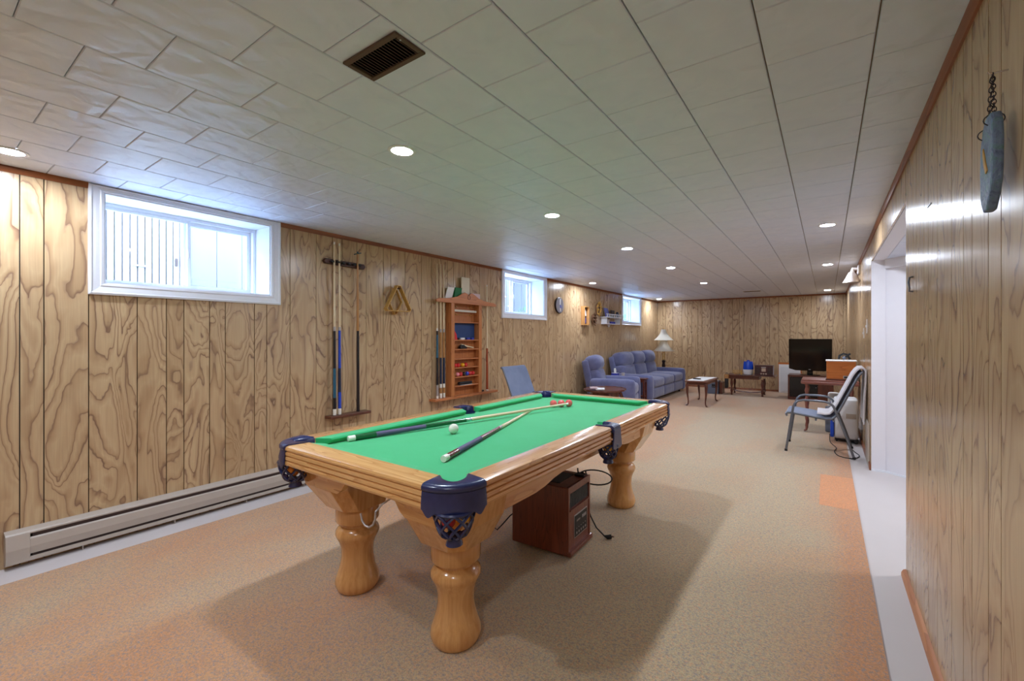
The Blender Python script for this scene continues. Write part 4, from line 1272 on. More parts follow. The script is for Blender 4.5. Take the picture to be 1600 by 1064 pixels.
# cues at both ends of the cabinet
for k, (yk, lab, sg) in enumerate((
    (3.545, 'black and white cue, leftmost beside the oak cabinet', [(0, 0.02, 'ivory', 'butt_cap'), (0.02, 0.10, 'silver', 'butt_sleeve'), (0.10, 0.30, 'cueblack', 'wrap'), (0.30, 0.47, 'cueteal', 'forearm'), (0.47, 0.50, 'cueblack', 'joint_ring'), (0.50, 0.52, 'ivory', 'joint'), (0.52, 1, 'maple', 'shaft')]),
    (3.600, 'tan cue with navy wrap, second beside the oak cabinet', [(0, 0.035, 'ivory', 'butt_cap'), (0.035, 0.075, 'cuetan', 'butt_sleeve'), (0.075, 0.105, 'ivory', 'ring'), (0.105, 0.30, 'cuenavy', 'wrap'), (0.30, 0.49, 'cuetan', 'forearm'), (0.49, 0.515, 'silver', 'joint'), (0.515, 1, 'maple', 'shaft')]),
    (3.650, 'tan cue with navy wrap, nearest the oak cabinet post', [(0, 0.035, 'ivory', 'butt_cap'), (0.035, 0.075, 'cuetan', 'butt_sleeve'), (0.075, 0.105, 'ivory', 'ring'), (0.105, 0.30, 'cuenavy', 'wrap'), (0.30, 0.49, 'cuetan', 'forearm'), (0.49, 0.515, 'silver', 'joint'), (0.515, 1, 'maple', 'shaft')]))):
    rack_cue(yk, 0.577, 2.135, sg, lab, 0.015 if False else -0.005)
rack_cue(4.435, 0.577, 1.975, [(0, 0.012, 'ivory', 'butt_cap'), (0.012, 0.40, 'cueredwood', 'butt'), (0.40, 0.985, 'maple', 'shaft'), (0.985, 1, 'ivory', 'ferrule')], 'short red butt cue at the right of the oak cabinet', -0.005)
tag(build(MB().box(XL + 0.03, 4.30, 0.5755, XL + 0.07, 4.36, 0.597), 'chalk', 'cueblack', bevel=0.003), 'black chalk cube on the bottom ledge of the oak cabinet', 'chalk')

# ================================================================== WALL DECOR on the left wall
ck = thing('wall_clock', 'round pewter coloured clock on the wall right of the middle window', 'clock', (XL, 6.38, 1.82))
ck.rotation_euler = (0, PI / 2, 0)
build(MB().lathe([(0.132, 0.0), (0.138, 0.012), (0.136, 0.026), (0.120, 0.030)], (0, 0, 0), 32), 'case', 'lampdark', ck, smooth=True, local=True)
fc = build(MB().lathe([(0.126, 0.028), (0.126, 0.0315), (0.02, 0.033)], (0, 0, 0), 32), 'face', 'clockface', ck, smooth=True, local=True)
build(MB().prism([(-0.11, -0.006), (-0.012, -0.012), (-0.012, 0.012), (-0.11, 0.022)], 'z', 0.033, 0.0345), 'hand', 'paper', ck, local=True)
build(MB().prism([(0.012, -0.010), (0.10, 0.004), (0.10, 0.022), (0.012, 0.010)], 'z', 0.033, 0.0345), 'hand', 'paper', ck, local=True)
build(MB().ball((0.02, 0.02, 0.034), 0.03, 12, 8, (1, 1, 0.12)), 'badge', 'purplecard', ck, smooth=True, local=True)
sb = thing('shadow_box', 'narrow wooden shadow box frame on the left wall', 'picture', (XL, 7.29, 1.51))
m = MB()
s0, s1, q0, q1, dd = 7.20, 7.40, 1.505, 1.855, 0.075
m.box(XL, s0, q0, XL + dd, s0 + 0.018, q1).box(XL, s1 - 0.018, q0, XL + dd, s1, q1).box(XL, s0 + 0.018, q0, XL + dd, s1 - 0.018, q0 + 0.018).box(XL, s0 + 0.018, q1 - 0.018, XL + dd, s1 - 0.018, q1)
build(m, 'frame', 'oak_z', sb)
build(MB().box(XL, s0 + 0.018, q0 + 0.018, XL + 0.02, s1 - 0.018, q1 - 0.018), 'print', 'cuenavy', sb)
build(MB().prism([(7.24, 1.68), (7.36, 1.68), (7.33, 1.80), (7.27, 1.80)], 'x', XL + 0.02, XL + 0.03), 'figure', 'paper', sb)
build(MB().prism([(7.26, 1.55), (7.35, 1.55), (7.35, 1.64), (7.26, 1.64)], 'x', XL + 0.02, XL + 0.03), 'figure', 'purplecard', sb)
def wreath(name, c, R, label, mt, n=26):
    t = thing(name, label, 'wreath', (XL, c[0], c[1]))
    rr = random.Random(3)
    m = MB()
    for k in range(3):
        m.tube([(XL + 0.02 + 0.008 * k, c[0] + (R + 0.006 * k) * math.cos(2 * PI * i / 18 + k), c[1] + (R + 0.006 * k) * 1.15 * math.sin(2 * PI * i / 18 + k)) for i in range(18)], 0.009, 6, closed=True)
    build(m, 'ring', 'twig', t, smooth=True)
    m = MB()
    for k in range(n):
        a = 2 * PI * k / n
        p = Vector((XL + 0.035 + rr.uniform(0, 0.02), c[0] + R * math.cos(a), c[1] + R * 1.15 * math.sin(a)))
        q = p + Vector((rr.uniform(0, 0.03), rr.uniform(-0.06, 0.06), rr.uniform(-0.06, 0.06)))
        m.tube([p, (p + q) / 2 + Vector((0.01, 0, 0)), q], [0.010, 0.014, 0.003], 6)
    build(m, 'dried_leaves', mt, t, smooth=True)
wreath('wreath', (7.86, 1.84), 0.085, 'gold straw wreath high beside the white shelf', 'gold')
wreath('wreath', (7.66, 1.63), 0.070, 'brown twig wreath under the gold wreath', 'twig')
# white wall shelf
ws = thing('wall_shelf', 'small white wall shelf with spindle rail', 'shelf', (XL, 8.42, 1.52))
a_, b_ = 8.02, 8.80
build(MB().box(XL, a_, 1.675, XL + 0.15, b_, 1.690), 'shelf_board', 'white', ws, bevel=0.003)
build(MB().box(XL, a_ + 0.05, 1.545, XL + 0.12, b_ - 0.05, 1.557), 'lower_board', 'white', ws, bevel=0.003)
build(MB().box(XL + 0.138, a_, 1.738, XL + 0.150, b_, 1.750), 'rail', 'white', ws)
for k in range(9):
    build(MB().lathe([(0.006, 1.690), (0.010, 1.708), (0.006, 1.722), (0.008, 1.738)], (XL + 0.144, a_ + 0.03 + k * 0.09, 0), 8), 'spindle', 'white', ws, smooth=True)
for yk in (a_ + 0.055, b_ - 0.055):
    build(MB().prism([(XL, 1.545), (XL + 0.12, 1.545), (XL + 0.13, 1.675), (XL, 1.675)], 'y', yk - 0.006, yk + 0.006), 'side_bracket', 'white', ws)
build(MB().prism([(8.34, 1.545), (8.50, 1.545), (8.42, 1.485)], 'x', XL, XL + 0.02), 'finial', 'white', ws, bevel=0.004)
tag(build(MB().box(XL + 0.02, 8.30, 1.558, XL + 0.10, 8.55, 1.60), 'book', 'bluecard', bevel=0.003), 'blue book lying on the lower board of the white shelf', 'book')
for k, yk in enumerate((8.13, 8.20, 8.26)):
    tag(build(MB().lathe([(0.022, 0), (0.026, 0.01), (0.02, 0.04), (0.026, 0.085), (0.024, 0.085)], (XL + 0.075, yk, 1.558), 12), 'glass_tumbler', 'frosted', smooth=True), '%s pale glass tumbler at left under the white shelf' % ('first', 'second', 'third')[k], 'tumbler', 'tumblers under the white shelf')
o = build(MB().box(-0.006, -0.09, 0, 0.006, 0.09, 0.19), 'photo_frame', 'purplecard', origin=False, bevel=0.002)
o.location = (XL + 0.07, 8.24, 1.6915); o.rotation_euler = (0, -0.25, 0)
tag(o, 'leaning framed violet photo at left on the white shelf', 'photo frame')
tag(build(MB().box(XL + 0.05, 8.42, 1.6905, XL + 0.065, 8.60, 1.84), 'photo_frame', 'lampdark', bevel=0.002), 'dark framed photo at middle on the white shelf', 'photo frame')
tag(build(MB().lathe([(0.03, 0), (0.045, 0.03), (0.035, 0.09), (0.02, 0.10), (0.03, 0.12)], (XL + 0.08, 8.70, 1.6905), 14), 'vase', 'cuenavy', smooth=True), 'small dark vase at right on the white shelf', 'vase')

# ================================================================== CEILING FIXTURES
lights = [((-3.46, 0.342), 'round recessed ceiling light at far left above the nearest window'),
          ((-1.793, 1.466), 'round recessed ceiling light nearest over the pool table'),
          ((-1.776, 2.905), 'round recessed ceiling light over the far half of the pool table'),
          ((-1.777, 4.452), 'round recessed ceiling light, third in the middle row'),
          ((-1.775, 6.025), 'round recessed ceiling light, fourth in the middle row'),
          ((-1.80, 8.071), 'round recessed ceiling light, fifth and last in the middle row'),
          ((-3.424, 6.971), 'round recessed ceiling light close to the left wall above the clock'),
          ((-3.49, 10.857), 'round recessed ceiling light in the far left corner'),
          ((0.004, 4.466), 'round recessed ceiling light in the right row opposite the hall opening'),
          ((0.007, 6.916), 'round recessed ceiling light in the right row, middle'),
          ((0.011, 10.706), 'round recessed ceiling light in the right row, above the television'),
          ((-1.79, -0.05), 'added unseen recessed ceiling light behind the camera'),  # added out of view, to light the near end of the room
          ((-0.2, -0.6), 'added unseen recessed ceiling light behind the camera by the right wall')]  # likewise an unseen extra light, added for brightness
first = None
for (lx, ly), lab in lights:
    if first is None:
        t = thing('recessed_light', lab, 'ceiling light', (lx, ly, CH), 0, 'recessed ceiling lights')
        build(MB().lathe([(0.052, 0.0), (0.068, 0.0), (0.070, -0.003), (0.064, -0.006), (0.052, -0.006)], (0, 0, 0), 28, cap=False), 'trim_ring', 'white', t, smooth=True, local=True)
        build(MB().lathe([(0.0525, -0.001), (0.0525, -0.004), (0.03, -0.0055)], (0, 0, 0), 28), 'lens', 'lens', t, smooth=True, local=True)
        first = t
    else:
        t = copy_tree(first); t.location = (lx, ly, CH); t['label'] = lab
# brown vent
cv = thing('ceiling_vent', 'brown metal louvred vent in the ceiling near the camera', 'vent', (-1.246, 0.941, CH))
vx0, vx1, vy0, vy1 = -1.385, -1.108, 0.878, 1.004
vz = CH - 0.008
m = MB()
fw = 0.018
def frame_bar(a):
    return a
build(MB().box(vx0 + fw, vy0 + fw, CH - 0.0015, vx1 - fw, vy1 - fw, CH - 0.0005), 'duct_opening', 'blackgloss', cv)
for bx in ((vx0, vy0, vx1, vy0 + fw), (vx0, vy1 - fw, vx1, vy1), (vx0, vy0 + fw, vx0 + fw, vy1 - fw), (vx1 - fw, vy0 + fw, vx1, vy1 - fw)):
    build(MB().box(bx[0], bx[1], vz, bx[2], bx[3], CH), 'frame', 'ventbrown', cv, bevel=0.002)
for k in range(17):
    xk = vx0 + fw + 0.008 + k * (vx1 - vx0 - 2 * fw - 0.016) / 16
    build(MB().prism([(xk - 0.004, CH - 0.001), (xk - 0.001, CH - 0.001), (xk + 0.004, vz + 0.001), (xk + 0.002, vz + 0.001)], 'y', vy0 + fw, vy1 - fw), 'louvre', 'ventbrown', cv)
build(MB().ball(((vx0 + vx1) / 2 + 0.128, vy0 + 0.03, vz), 0.004, 8, 6), 'screw', 'chrome', cv, smooth=True)
cv2 = thing('ceiling_vent', 'small pale ceiling vent far down the room', 'vent', (-1.295, 10.12, CH))
m = MB()
build(MB().box(-1.46, 10.05, CH - 0.006, -1.13, 10.19, CH), 'frame', 'cream_metal', cv2, bevel=0.002)
for k in range(6):
    build(MB().box(-1.44, 10.066 + k * 0.02, CH - 0.008, -1.15, 10.074 + k * 0.02, CH - 0.006), 'louvre', 'dark_metal', cv2)
# hall ceiling light
hl = thing('hall_ceiling_light', 'bright flat white ceiling light in the hall beyond the opening', 'ceiling light', (1.25, 3.6, OPZ))
build(MB().lathe([(0.15, 0.0), (0.16, -0.01), (0.15, -0.02)], (0, 0, 0), 28), 'base', 'white', hl, smooth=True, local=True)
build(MB().lathe([(0.14, -0.02), (0.13, -0.045), (0.08, -0.06)], (0, 0, 0), 28), 'diffuser', 'halllens', hl, smooth=True, local=True)

# ================================================================== RIGHT WALL ITEMS
pq = thing('slate_plaque', 'blue green painted stone plaque hanging by chain on right wall', 'plaque', (XR, 1.50, 1.60))
poly = [(1.507, 1.822), (1.54, 1.80), (1.563, 1.76), (1.572, 1.70), (1.565, 1.64), (1.560, 1.622), (1.535, 1.600), (1.500, 1.600), (1.468, 1.625), (1.440, 1.66), (1.432, 1.70), (1.428, 1.76), (1.436, 1.80), (1.455, 1.822)]
poly = [(1.462 + (y_ - 1.5) * 0.72, z_ - 0.012) for y_, z_ in poly]
sl = build(MB().prism(poly, 'x', XR - 0.040, XR - 0.020), 'stone', 'stone', pq, bevel=0.005, seg=2)
build(MB().prism([(1.444, 1.68), (1.456, 1.70), (1.470, 1.73), (1.476, 1.742), (1.480, 1.728), (1.470, 1.698), (1.456, 1.674)], 'x', XR - 0.0425, XR - 0.039), 'painted_fish', 'gold', sl, bevel=0.0015)
build(MB().tube([(XR - 0.002, 1.463, 1.912), (XR - 0.032, 1.463, 1.912), (XR - 0.036, 1.463, 1.918)], 0.0022, 6), 'nail', 'chrome', pq, smooth=True)
def chain(p0, p1, n):
    p0 = Vector(p0); p1 = Vector(p1)
    d = (p1 - p0) / n
    t = d.normalized()
    for k in range(n):
        c = p0 + d * (k + 0.5)
        u = Vector((1, 0, 0)) if k % 2 else t.cross(Vector((1, 0, 0))).normalized()
        L = d.length * 0.72; W = 0.0042
        pts = [c + t * (L * math.cos(a)) + u * (W * math.sin(a)) for a in [2 * PI * i / 10 for i in range(10)]]
        build(MB().tube(pts, 0.0011, 5, closed=True), 'chain_link', 'lampdark', pq, smooth=True)
chain((XR - 0.028, 1.463, 1.912), (XR - 0.030, 1.443, 1.806), 11)
chain((XR - 0.028, 1.463, 1.912), (XR - 0.030, 1.488, 1.790), 12)
for yk, zk in ((1.443, 1.796), (1.490, 1.778)):
    build(MB().tube([(XR - 0.030 - 0.018 * math.cos(a), yk, zk + 0.014 * math.sin(a)) for a in [2 * PI * i / 14 for i in range(14)]], 0.0014, 5, closed=True), 'wire_ring', 'lampdark', pq, smooth=True)
tag(build(MB().tube([(XR, 2.83, 1.585), (XR - 0.014, 2.83, 1.582), (XR - 0.018, 2.83, 1.56), (XR - 0.014, 2.83, 1.53), (XR - 0.016, 2.83, 1.515), (XR, 2.83, 1.512)], 0.0045, 8), 'pull_handle', 'steelgrey', smooth=True), 'small grey metal pull on the near right panelling', 'handle')
tag(build(MB().box(XR - 0.003, 2.38, 1.832, XR, 2.46, 1.836), 'latch_strip', 'lampdark'), 'thin dark metal strip high on near right panelling', 'latch')
# wall sconce
ss = thing('wall_sconce', 'frosted glass wall lamp beyond the hall opening', 'wall lamp', (XR, 6.95, 1.98))
build(MB().puff(XR - 0.03, 6.86, 2.08, XR, 7.02, 2.20, 0.012), 'backplate', 'frosted', ss, smooth=True)
build(MB().tube([(XR - 0.02, 6.94, 2.15), (XR - 0.075, 6.94, 2.16), (XR - 0.085, 6.94, 2.10)], [0.02, 0.02, 0.026], 10), 'arm', 'plate', ss, smooth=True)
m = MB()
prof = [(0.030, 2.115), (0.045, 2.09), (0.062, 2.05), (0.085, 2.01), (0.098, 1.985), (0.094, 1.985), (0.080, 2.012), (0.056, 2.05), (0.040, 2.085)]
m.lathe(prof, (XR - 0.088, 6.94, 0), 18, cap=False)
build(m, 'glass_shade', 'frosted', ss, smooth=True)
def plate(y, z, label, name='light_switch', hh=0.058):
    t = thing(name, label, 'switch', (XR, y, z))
    build(MB().box(XR - 0.006, y - 0.036, z - hh, XR, y + 0.036, z + hh), 'faceplate', 'plate', t, bevel=0.002)
    build(MB().box(XR - 0.014, y - 0.005, z - 0.012, XR - 0.006, y + 0.005, z + 0.012), 'toggle', 'whiteplastic', t, bevel=0.001)
plate(6.25, 1.33, 'beige light switch plate farther from the hall opening')
plate(5.80, 1.40, 'beige thermostat plate nearest the hall opening', 'thermostat', 0.075)
tag(build(MB().box(XR - 0.014, 5.45, 0.0, XR - 0.0005, 5.80, 0.42), 'access_panel', 'cream_metal', bevel=0.004), 'grey metal access panel low on the wall behind the patio chair', 'panel')

# ================================================================== PATIO CHAIRS
def sling_chair(label, loc, rz):
    t = thing('patio_chair', label, 'chair', loc, rz, 'sling patio chairs')
    W = 0.265
    side = [(0.31, 0.0), (0.285, 0.18), (0.26, 0.36), (0.24, 0.49), (0.225, 0.53), (0.195, 0.560), (0.15, 0.572), (0.05, 0.574), (-0.05, 0.570), (-0.095, 0.558), (-0.125, 0.53), (-0.15, 0.47), (-0.19, 0.36), (-0.25, 0.18), (-0.305, 0.0)]
    for s_ in (-1, 1):
        fr = build(MB().tube([(x, s_ * W, z + 0.010) for x, z in side], 0.0125, 10), 'side_frame', 'steelgrey', t, smooth=True, local=True)
        for x in (0.31, -0.305):
            build(MB().lathe([(0.015, 0.0), (0.015, 0.02), (0.013, 0.024)], (x, s_ * W, 0), 10), 'foot_cap', 'rubber', fr, smooth=True, local=True)
    seat = [(0.300, 0.392), (0.312, 0.410), (0.300, 0.426), (0.26, 0.428), (0.10, 0.408), (-0.06, 0.388), (-0.115, 0.394), (-0.15, 0.43), (-0.21, 0.56), (-0.27, 0.70), (-0.328, 0.835), (-0.352, 0.88), (-0.368, 0.897), (-0.382, 0.902)]
    for s_ in (-1, 1):
        build(MB().tube([(x, s_ * (W - 0.028), z) for x, z in seat], 0.0115, 9), 'sling_rail', 'steelgrey', t, smooth=True, local=True)
    for x, z in ((0.03, 0.372), (-0.13, 0.376)):
        build(MB().tube([(x, -W + 0.02, z), (x, W - 0.02, z)], 0.010, 8), 'cross_bar', 'steelgrey', t, smooth=True, local=True)
    m = MB(); v = []; n = len(seat)
    for i, (x, z) in enumerate(seat):
        dx, dz = (seat[min(i + 1, n - 1)][0] - seat[max(i - 1, 0)][0], seat[min(i + 1, n - 1)][1] - seat[max(i - 1, 0)][1])
        L = math.hypot(dx, dz); nx, nz = dz / L, -dx / L
        sag = -0.010 if 2 < i < n - 2 else 0
        for j in range(7):
            y = -W + 0.028 + (2 * W - 0.056) * j / 6
            k = sag * (1 - (2 * j / 6 - 1) ** 2)
            for o_ in (0.008, 0.012):
                v.append((x + nx * (o_ + k) , y, z + nz * (o_ + k)))
    f = []
    def I(i, j, s_): return (i * 7 + j) * 2 + s_
    for i in range(n - 1):
        for j in range(6):
            f.append((I(i, j, 1), I(i + 1, j, 1), I(i + 1, j + 1, 1), I(i, j + 1, 1)))
            f.append((I(i, j, 0), I(i, j + 1, 0), I(i + 1, j + 1, 0), I(i + 1, j, 0)))
    for i in range(n - 1):
        for j in (0, 6): f.append((I(i, j, 0), I(i + 1, j, 0), I(i + 1, j, 1), I(i, j, 1)))
    for j in range(6):
        for i in (0, n - 1): f.append((I(i, j, 0), I(i, j + 1, 0), I(i, j + 1, 1), I(i, j, 1)))
    m.add(v, f)
    build(m, 'sling', 'sling', t, smooth=True, local=True, angle=60)
    return t, seat, W
sling_chair('blue grey sling patio chair against left wall behind the pool table', (-2.905, 4.42, 0.0085), 0)
pc2, seat, W = sling_chair('grey sling patio chair with a towel, by the right wall', (-0.070, 5.92, 0.0085), PI)
# towel draped over the right chair: along the back, over the top, down behind
path = [(0.02, 0.420), (-0.06, 0.416), (-0.10, 0.424), (-0.135, 0.462), (-0.19, 0.58), (-0.252, 0.72), (-0.312, 0.86), (-0.340, 0.905), (-0.362, 0.928), (-0.380, 0.930), (-0.393, 0.915), (-0.396, 0.87), (-0.394, 0.77), (-0.388, 0.62), (-0.384, 0.48), (-0.382, 0.37)]
v = []; n = len(path); K = 13
rt = random.Random(5)
m = MB()
for i, (x, z) in enumerate(path):
    dx, dz = path[min(i + 1, n - 1)][0] - path[max(i - 1, 0)][0], path[min(i + 1, n - 1)][1] - path[max(i - 1, 0)][1]
    L = math.hypot(dx, dz); nx, nz = dz / L, -dx / L
    for j in range(K):
        y = -0.215 + 0.43 * j / (K - 1)
        wob = 0.006 * math.sin(j * 2.1 + i * 0.35) * (0.4 + i / n) + 0.006
        x2, y2, z2 = x + nx * wob, y + 0.004 * math.sin(i * 1.3), z + nz * wob
        if i == n - 1: z2 -= 0.015 * math.sin(j * 1.7)
        for o_ in (0.0, 0.012):
            p = (x2 + nx * o_, y2, z2 + nz * o_)
            # chair is turned by 180 degrees
            v.append((-0.070 - p[0], 5.92 - p[1], p[2] + 0.018))
f = []
def I2(i, j, s_): return (i * K + j) * 2 + s_
for i in range(n - 1):
    for j in range(K - 1):
        f.append((I2(i, j, 1), I2(i + 1, j, 1), I2(i + 1, j + 1, 1), I2(i, j + 1, 1)))
        f.append((I2(i, j, 0), I2(i, j + 1, 0), I2(i + 1, j + 1, 0), I2(i + 1, j, 0)))
    for j in (0, K - 1): f.append((I2(i, j, 0), I2(i + 1, j, 0), I2(i + 1, j, 1), I2(i, j, 1)))
for j in range(K - 1):
    for i in (0, n - 1): f.append((I2(i, j, 0), I2(i, j + 1, 0), I2(i, j + 1, 1), I2(i, j, 1)))
m.add(v, f)
tag(build(m, 'towel', 'towel', smooth=True, angle=80), 'pale towel draped over the back of the right patio chair', 'towel')

# ================================================================== SEATING
def back_tilt(m, x0, z0, ang):
    m.T = Matrix.Translation((x0, 0, z0)) @ Matrix.Rotation(ang, 4, 'Y') @ Matrix.Translation((-x0, 0, -z0))
def seat_unit(name, label, cat, loc, rz, inner, n, depth=0.92, armw=0.17, zarm=0.56, ztop=0.95):
    """upholstered piece, faces +x; inner = clear width between the arms; n seats"""
    t = thing(name, label, cat, loc, rz)
    hw = inner / 2
    xb, xf = -depth / 2, depth / 2
    build(MB().puff(xb + 0.10, -hw - armw + 0.03, 0.06, xf - 0.05, hw + armw - 0.03, 0.30, 0.03), 'base', 'sofa', t, smooth=True, local=True)
    for s_ in (-1, 1):
        build(MB().puff(xb + 0.12, s_ * hw if s_ > 0 else -hw - armw, 0.045, xf, (hw + armw) if s_ > 0 else -hw, zarm, 0.07, (0.006, 0.008, 0.004)), 'arm', 'sofa', t, smooth=True, local=True)
    w = inner / n
    for k in range(n):
        a = -hw + k * w
        build(MB().puff(xb + 0.22, a + 0.003, 0.27, xf - 0.015, a + w - 0.003, 0.46, 0.055, (0.01, 0.0, 0.022)), 'seat_cushion', 'sofa', t, smooth=True, local=True)
        build(MB().puff(xf - 0.09, a + 0.003, 0.07, xf - 0.02, a + w - 0.003, 0.275, 0.03, (0.012, 0, 0)), 'footrest', 'sofa', t, smooth=True, local=True)
        m = MB(); back_tilt(m, xb + 0.25, 0.40, -0.20)
        m.puff(xb + 0.10, a + 0.004, 0.40, xb + 0.31, a + w - 0.004, 0.71, 0.06, (0.030, 0, 0))
        build(m, 'back_cushion', 'sofa', t, smooth=True, local=True)
        m = MB(); back_tilt(m, xb + 0.25, 0.40, -0.20)
        m.puff(xb + 0.07, a + 0.004, 0.685, xb + 0.335, a + w - 0.004, ztop + 0.01, 0.09, (0.034, 0, 0.016))
        build(m, 'headrest', 'sofa', t, smooth=True, local=True)
    m = MB(); back_tilt(m, xb + 0.25, 0.40, -0.20)
    m.puff(xb + 0.03, -hw - 0.02, 0.10, xb + 0.16, hw + 0.02, ztop - 0.04, 0.04)
    build(m, 'back_shell', 'sofa', t, smooth=True, local=True)
    for a in (xb + 0.2, xf - 0.12):
        for b in (-hw - 0.04, hw + 0.04):
            build(MB().lathe([(0.022, 0), (0.026, 0.05), (0.026, 0.07)], (a, b, 0), 10), 'foot', 'black', t, smooth=True, local=True)
    return t
rzr = math.radians(13)
# near front corner of recliner at (-2.66, 7.0)
dpt, wid = 0.90, 0.80
cxr = -2.66 - math.cos(rzr) * dpt / 2 - math.sin(rzr) * wid / 2
cyr = 7.00 - math.sin(rzr) * dpt / 2 + math.cos(rzr) * wid / 2
seat_unit('recliner', 'slate blue upholstered recliner armchair by the left wall', 'armchair', (cxr, cyr, 0.0085), rzr, 0.50, 1, 0.90, 0.15, 0.555, 0.94)
seat_unit('sofa', 'long slate blue three seat sofa along the left wall', 'sofa', (-3.205, 9.33, 0.0085), 0, 2.06, 3, 0.91, 0.19, 0.545, 0.955)

# end table between recliner and sofa
et = thing('end_table', 'dark wooden end table between recliner and sofa', 'table', (-3.13, 7.985, 0))
build(MB().box(-3.55, 7.905, 0.485, -2.80, 8.085, 0.505), 'top', 'midwood', et, bevel=0.004)
build(MB().box(-3.52, 7.92, 0.43, -2.83, 8.07, 0.485), 'apron', 'midwood', et)
for x_ in (-3.51, -2.855):
    for y_ in (7.925, 8.045):
        build(MB().box(x_, y_, 0.008, x_ + 0.03, y_ + 0.025, 0.43), 'leg', 'midwood_z', et)
build(MB().box(-3.50, 7.93, 0.16, -2.84, 8.06, 0.175), 'lower_shelf', 'midwood', et)
tb_ = thing('tissue_box', 'blue and white tissue box on the end table', 'tissue box', (-3.44, 7.99, 0.506))
build(MB().box(-3.50, 7.935, 0.506, -3.38, 8.055, 0.575), 'carton', 'bluecard', tb_, bevel=0.003)
build(MB().box(-3.50, 7.935, 0.5755, -3.38, 8.055, 0.578), 'lid', 'whiteplastic', tb_)
build(MB().prism([(7.965, 0.578), (8.025, 0.578), (8.04, 0.62), (8.01, 0.672), (7.985, 0.655), (7.96, 0.675), (7.955, 0.62)], 'x', -3.45, -3.43), 'tissue', 'paper', tb_, bevel=0.006)
tag(build(MB().lathe([(0.028, 0), (0.033, 0.085), (0.030, 0.085), (0.026, 0.004)], (-3.27, 7.985, 0.5055), 16), 'drinking_glass', 'frosted', smooth=True), 'pale drinking glass beside the tissue box', 'glass')

# oval piecrust coffee table with legs, in front of the recliner
ov = thing('oval_table', 'oval mahogany coffee table with scalloped edge before the recliner', 'table', (-2.78, 6.08, 0.0085))
pts = []
for i in range(72):
    a = 2 * PI * i / 72
    r = 1 + 0.022 * math.cos(12 * a)
    pts.append((0.30 * r * math.cos(a), 0.36 * r * math.sin(a)))
build(MB().prism(pts, 'z', 0.472, 0.490), 'top', 'midwood', ov, bevel=0.003, local=True)
m = MB()
rim = [(x * 0.97, y * 0.97, 0.492) for x, y in pts]
build(MB().tube(rim, 0.008, 6, closed=True), 'rim', 'midwood', ov, smooth=True, local=True)
build(MB().prism([(x * 0.66, y * 0.70) for x, y in pts[::3]], 'z', 0.36, 0.472), 'apron', 'midwood', ov, local=True)
for sx in (-1, 1):
    for sy in (-1, 1):
        x_, y_ = sx * 0.16, sy * 0.20
        build(MB().tube([(x_, y_, 0.43), (x_ * 1.15, y_ * 1.15, 0.34), (x_ * 1.02, y_ * 1.02, 0.16), (x_ * 1.05, y_ * 1.05, 0.05), (x_ * 1.25, y_ * 1.22, 0.010)], [0.024, 0.026, 0.015, 0.012, 0.010], 8), 'leg', 'midwood_z', ov, smooth=True, local=True)
m = MB()
vv = [(-0.02, -0.27, 0.0), (0.09, -0.21, 0.0), (0.02, -0.06, 0.0), (-0.11, -0.13, 0.0)]
m.loft([(x, y, 0.508) for x, y, z in vv], [(x, y, 0.520) for x, y, z in vv])
m.T = None
mg = tag(build(MB().loft([(-2.78 + x, 6.08 + y, 0.5082) for x, y, z in vv], [(-2.78 + x, 6.08 + y, 0.524) for x, y, z in vv]), 'magazine', 'paper'), 'white magazine lying on the oval coffee table', 'magazine')
tag(build(MB().loft([(-2.86 + x * 0.8, 6.0 + y * 0.8, 0.5242) for x, y, z in vv], [(-2.86 + x * 0.8, 6.0 + y * 0.8, 0.540) for x, y, z in vv]), 'notebook', 'pinkcard'), 'small pale pink notebook on the white magazine', 'notebook')

# floor lamp with two bell shades
fl = thing('floor_lamp', 'floor lamp with two stacked cream bell shades in the corner', 'lamp', (-3.335, 10.73, 0.0))
build(MB().lathe([(0.15, 0.0085), (0.15, 0.025), (0.10, 0.045), (0.04, 0.07)], (0, 0, 0), 24), 'base', 'lampdark', fl, smooth=True, local=True)
build(MB().lathe([(0.02, 0.06), (0.035, 0.12), (0.025, 0.2), (0.018, 0.35), (0.030, 0.50), (0.045, 0.58), (0.030, 0.64), (0.045, 0.68), (0.045, 0.70), (0.020, 0.72)], (0, 0, 0), 16), 'column', 'lampdark', fl, smooth=True, local=True)
for dy in (-0.02, 0.02):
    build(MB().tube([(dy, 0, 0.70), (dy, 0, 1.42)], 0.010, 8), 'stem', 'brass', fl, smooth=True, local=True)
def bell(z0, z1, r0, r1):
    p = []
    for i in range(9):
        t = i / 8
        p.append((r0 + (r1 - r0) * (1 - (1 - t) ** 1.9), z0 + (z1 - z0) * t))
    return p + [(r - 0.004, z) for r, z in p[::-1]]
build(MB().lathe(bell(0.935, 1.20, 0.255, 0.085), (0, 0, 0), 28, cap=False), 'lower_shade', 'shade', fl, smooth=True, local=True)
build(MB().lathe(bell(1.205, 1.470, 0.235, 0.060), (0, 0, 0), 28, cap=False), 'upper_shade', 'shade', fl, smooth=True, local=True)
for z_, r_ in ((1.195, 0.085), (1.465, 0.060)):
    build(MB().tube([(-r_, 0, z_), (r_, 0, z_)], 0.003, 5), 'spider', 'brass', fl, smooth=True, local=True)
build(MB().lathe([(0.012, 1.465), (0.016, 1.48), (0.006, 1.50)], (0, 0, 0), 10), 'finial', 'brass', fl, smooth=True, local=True)

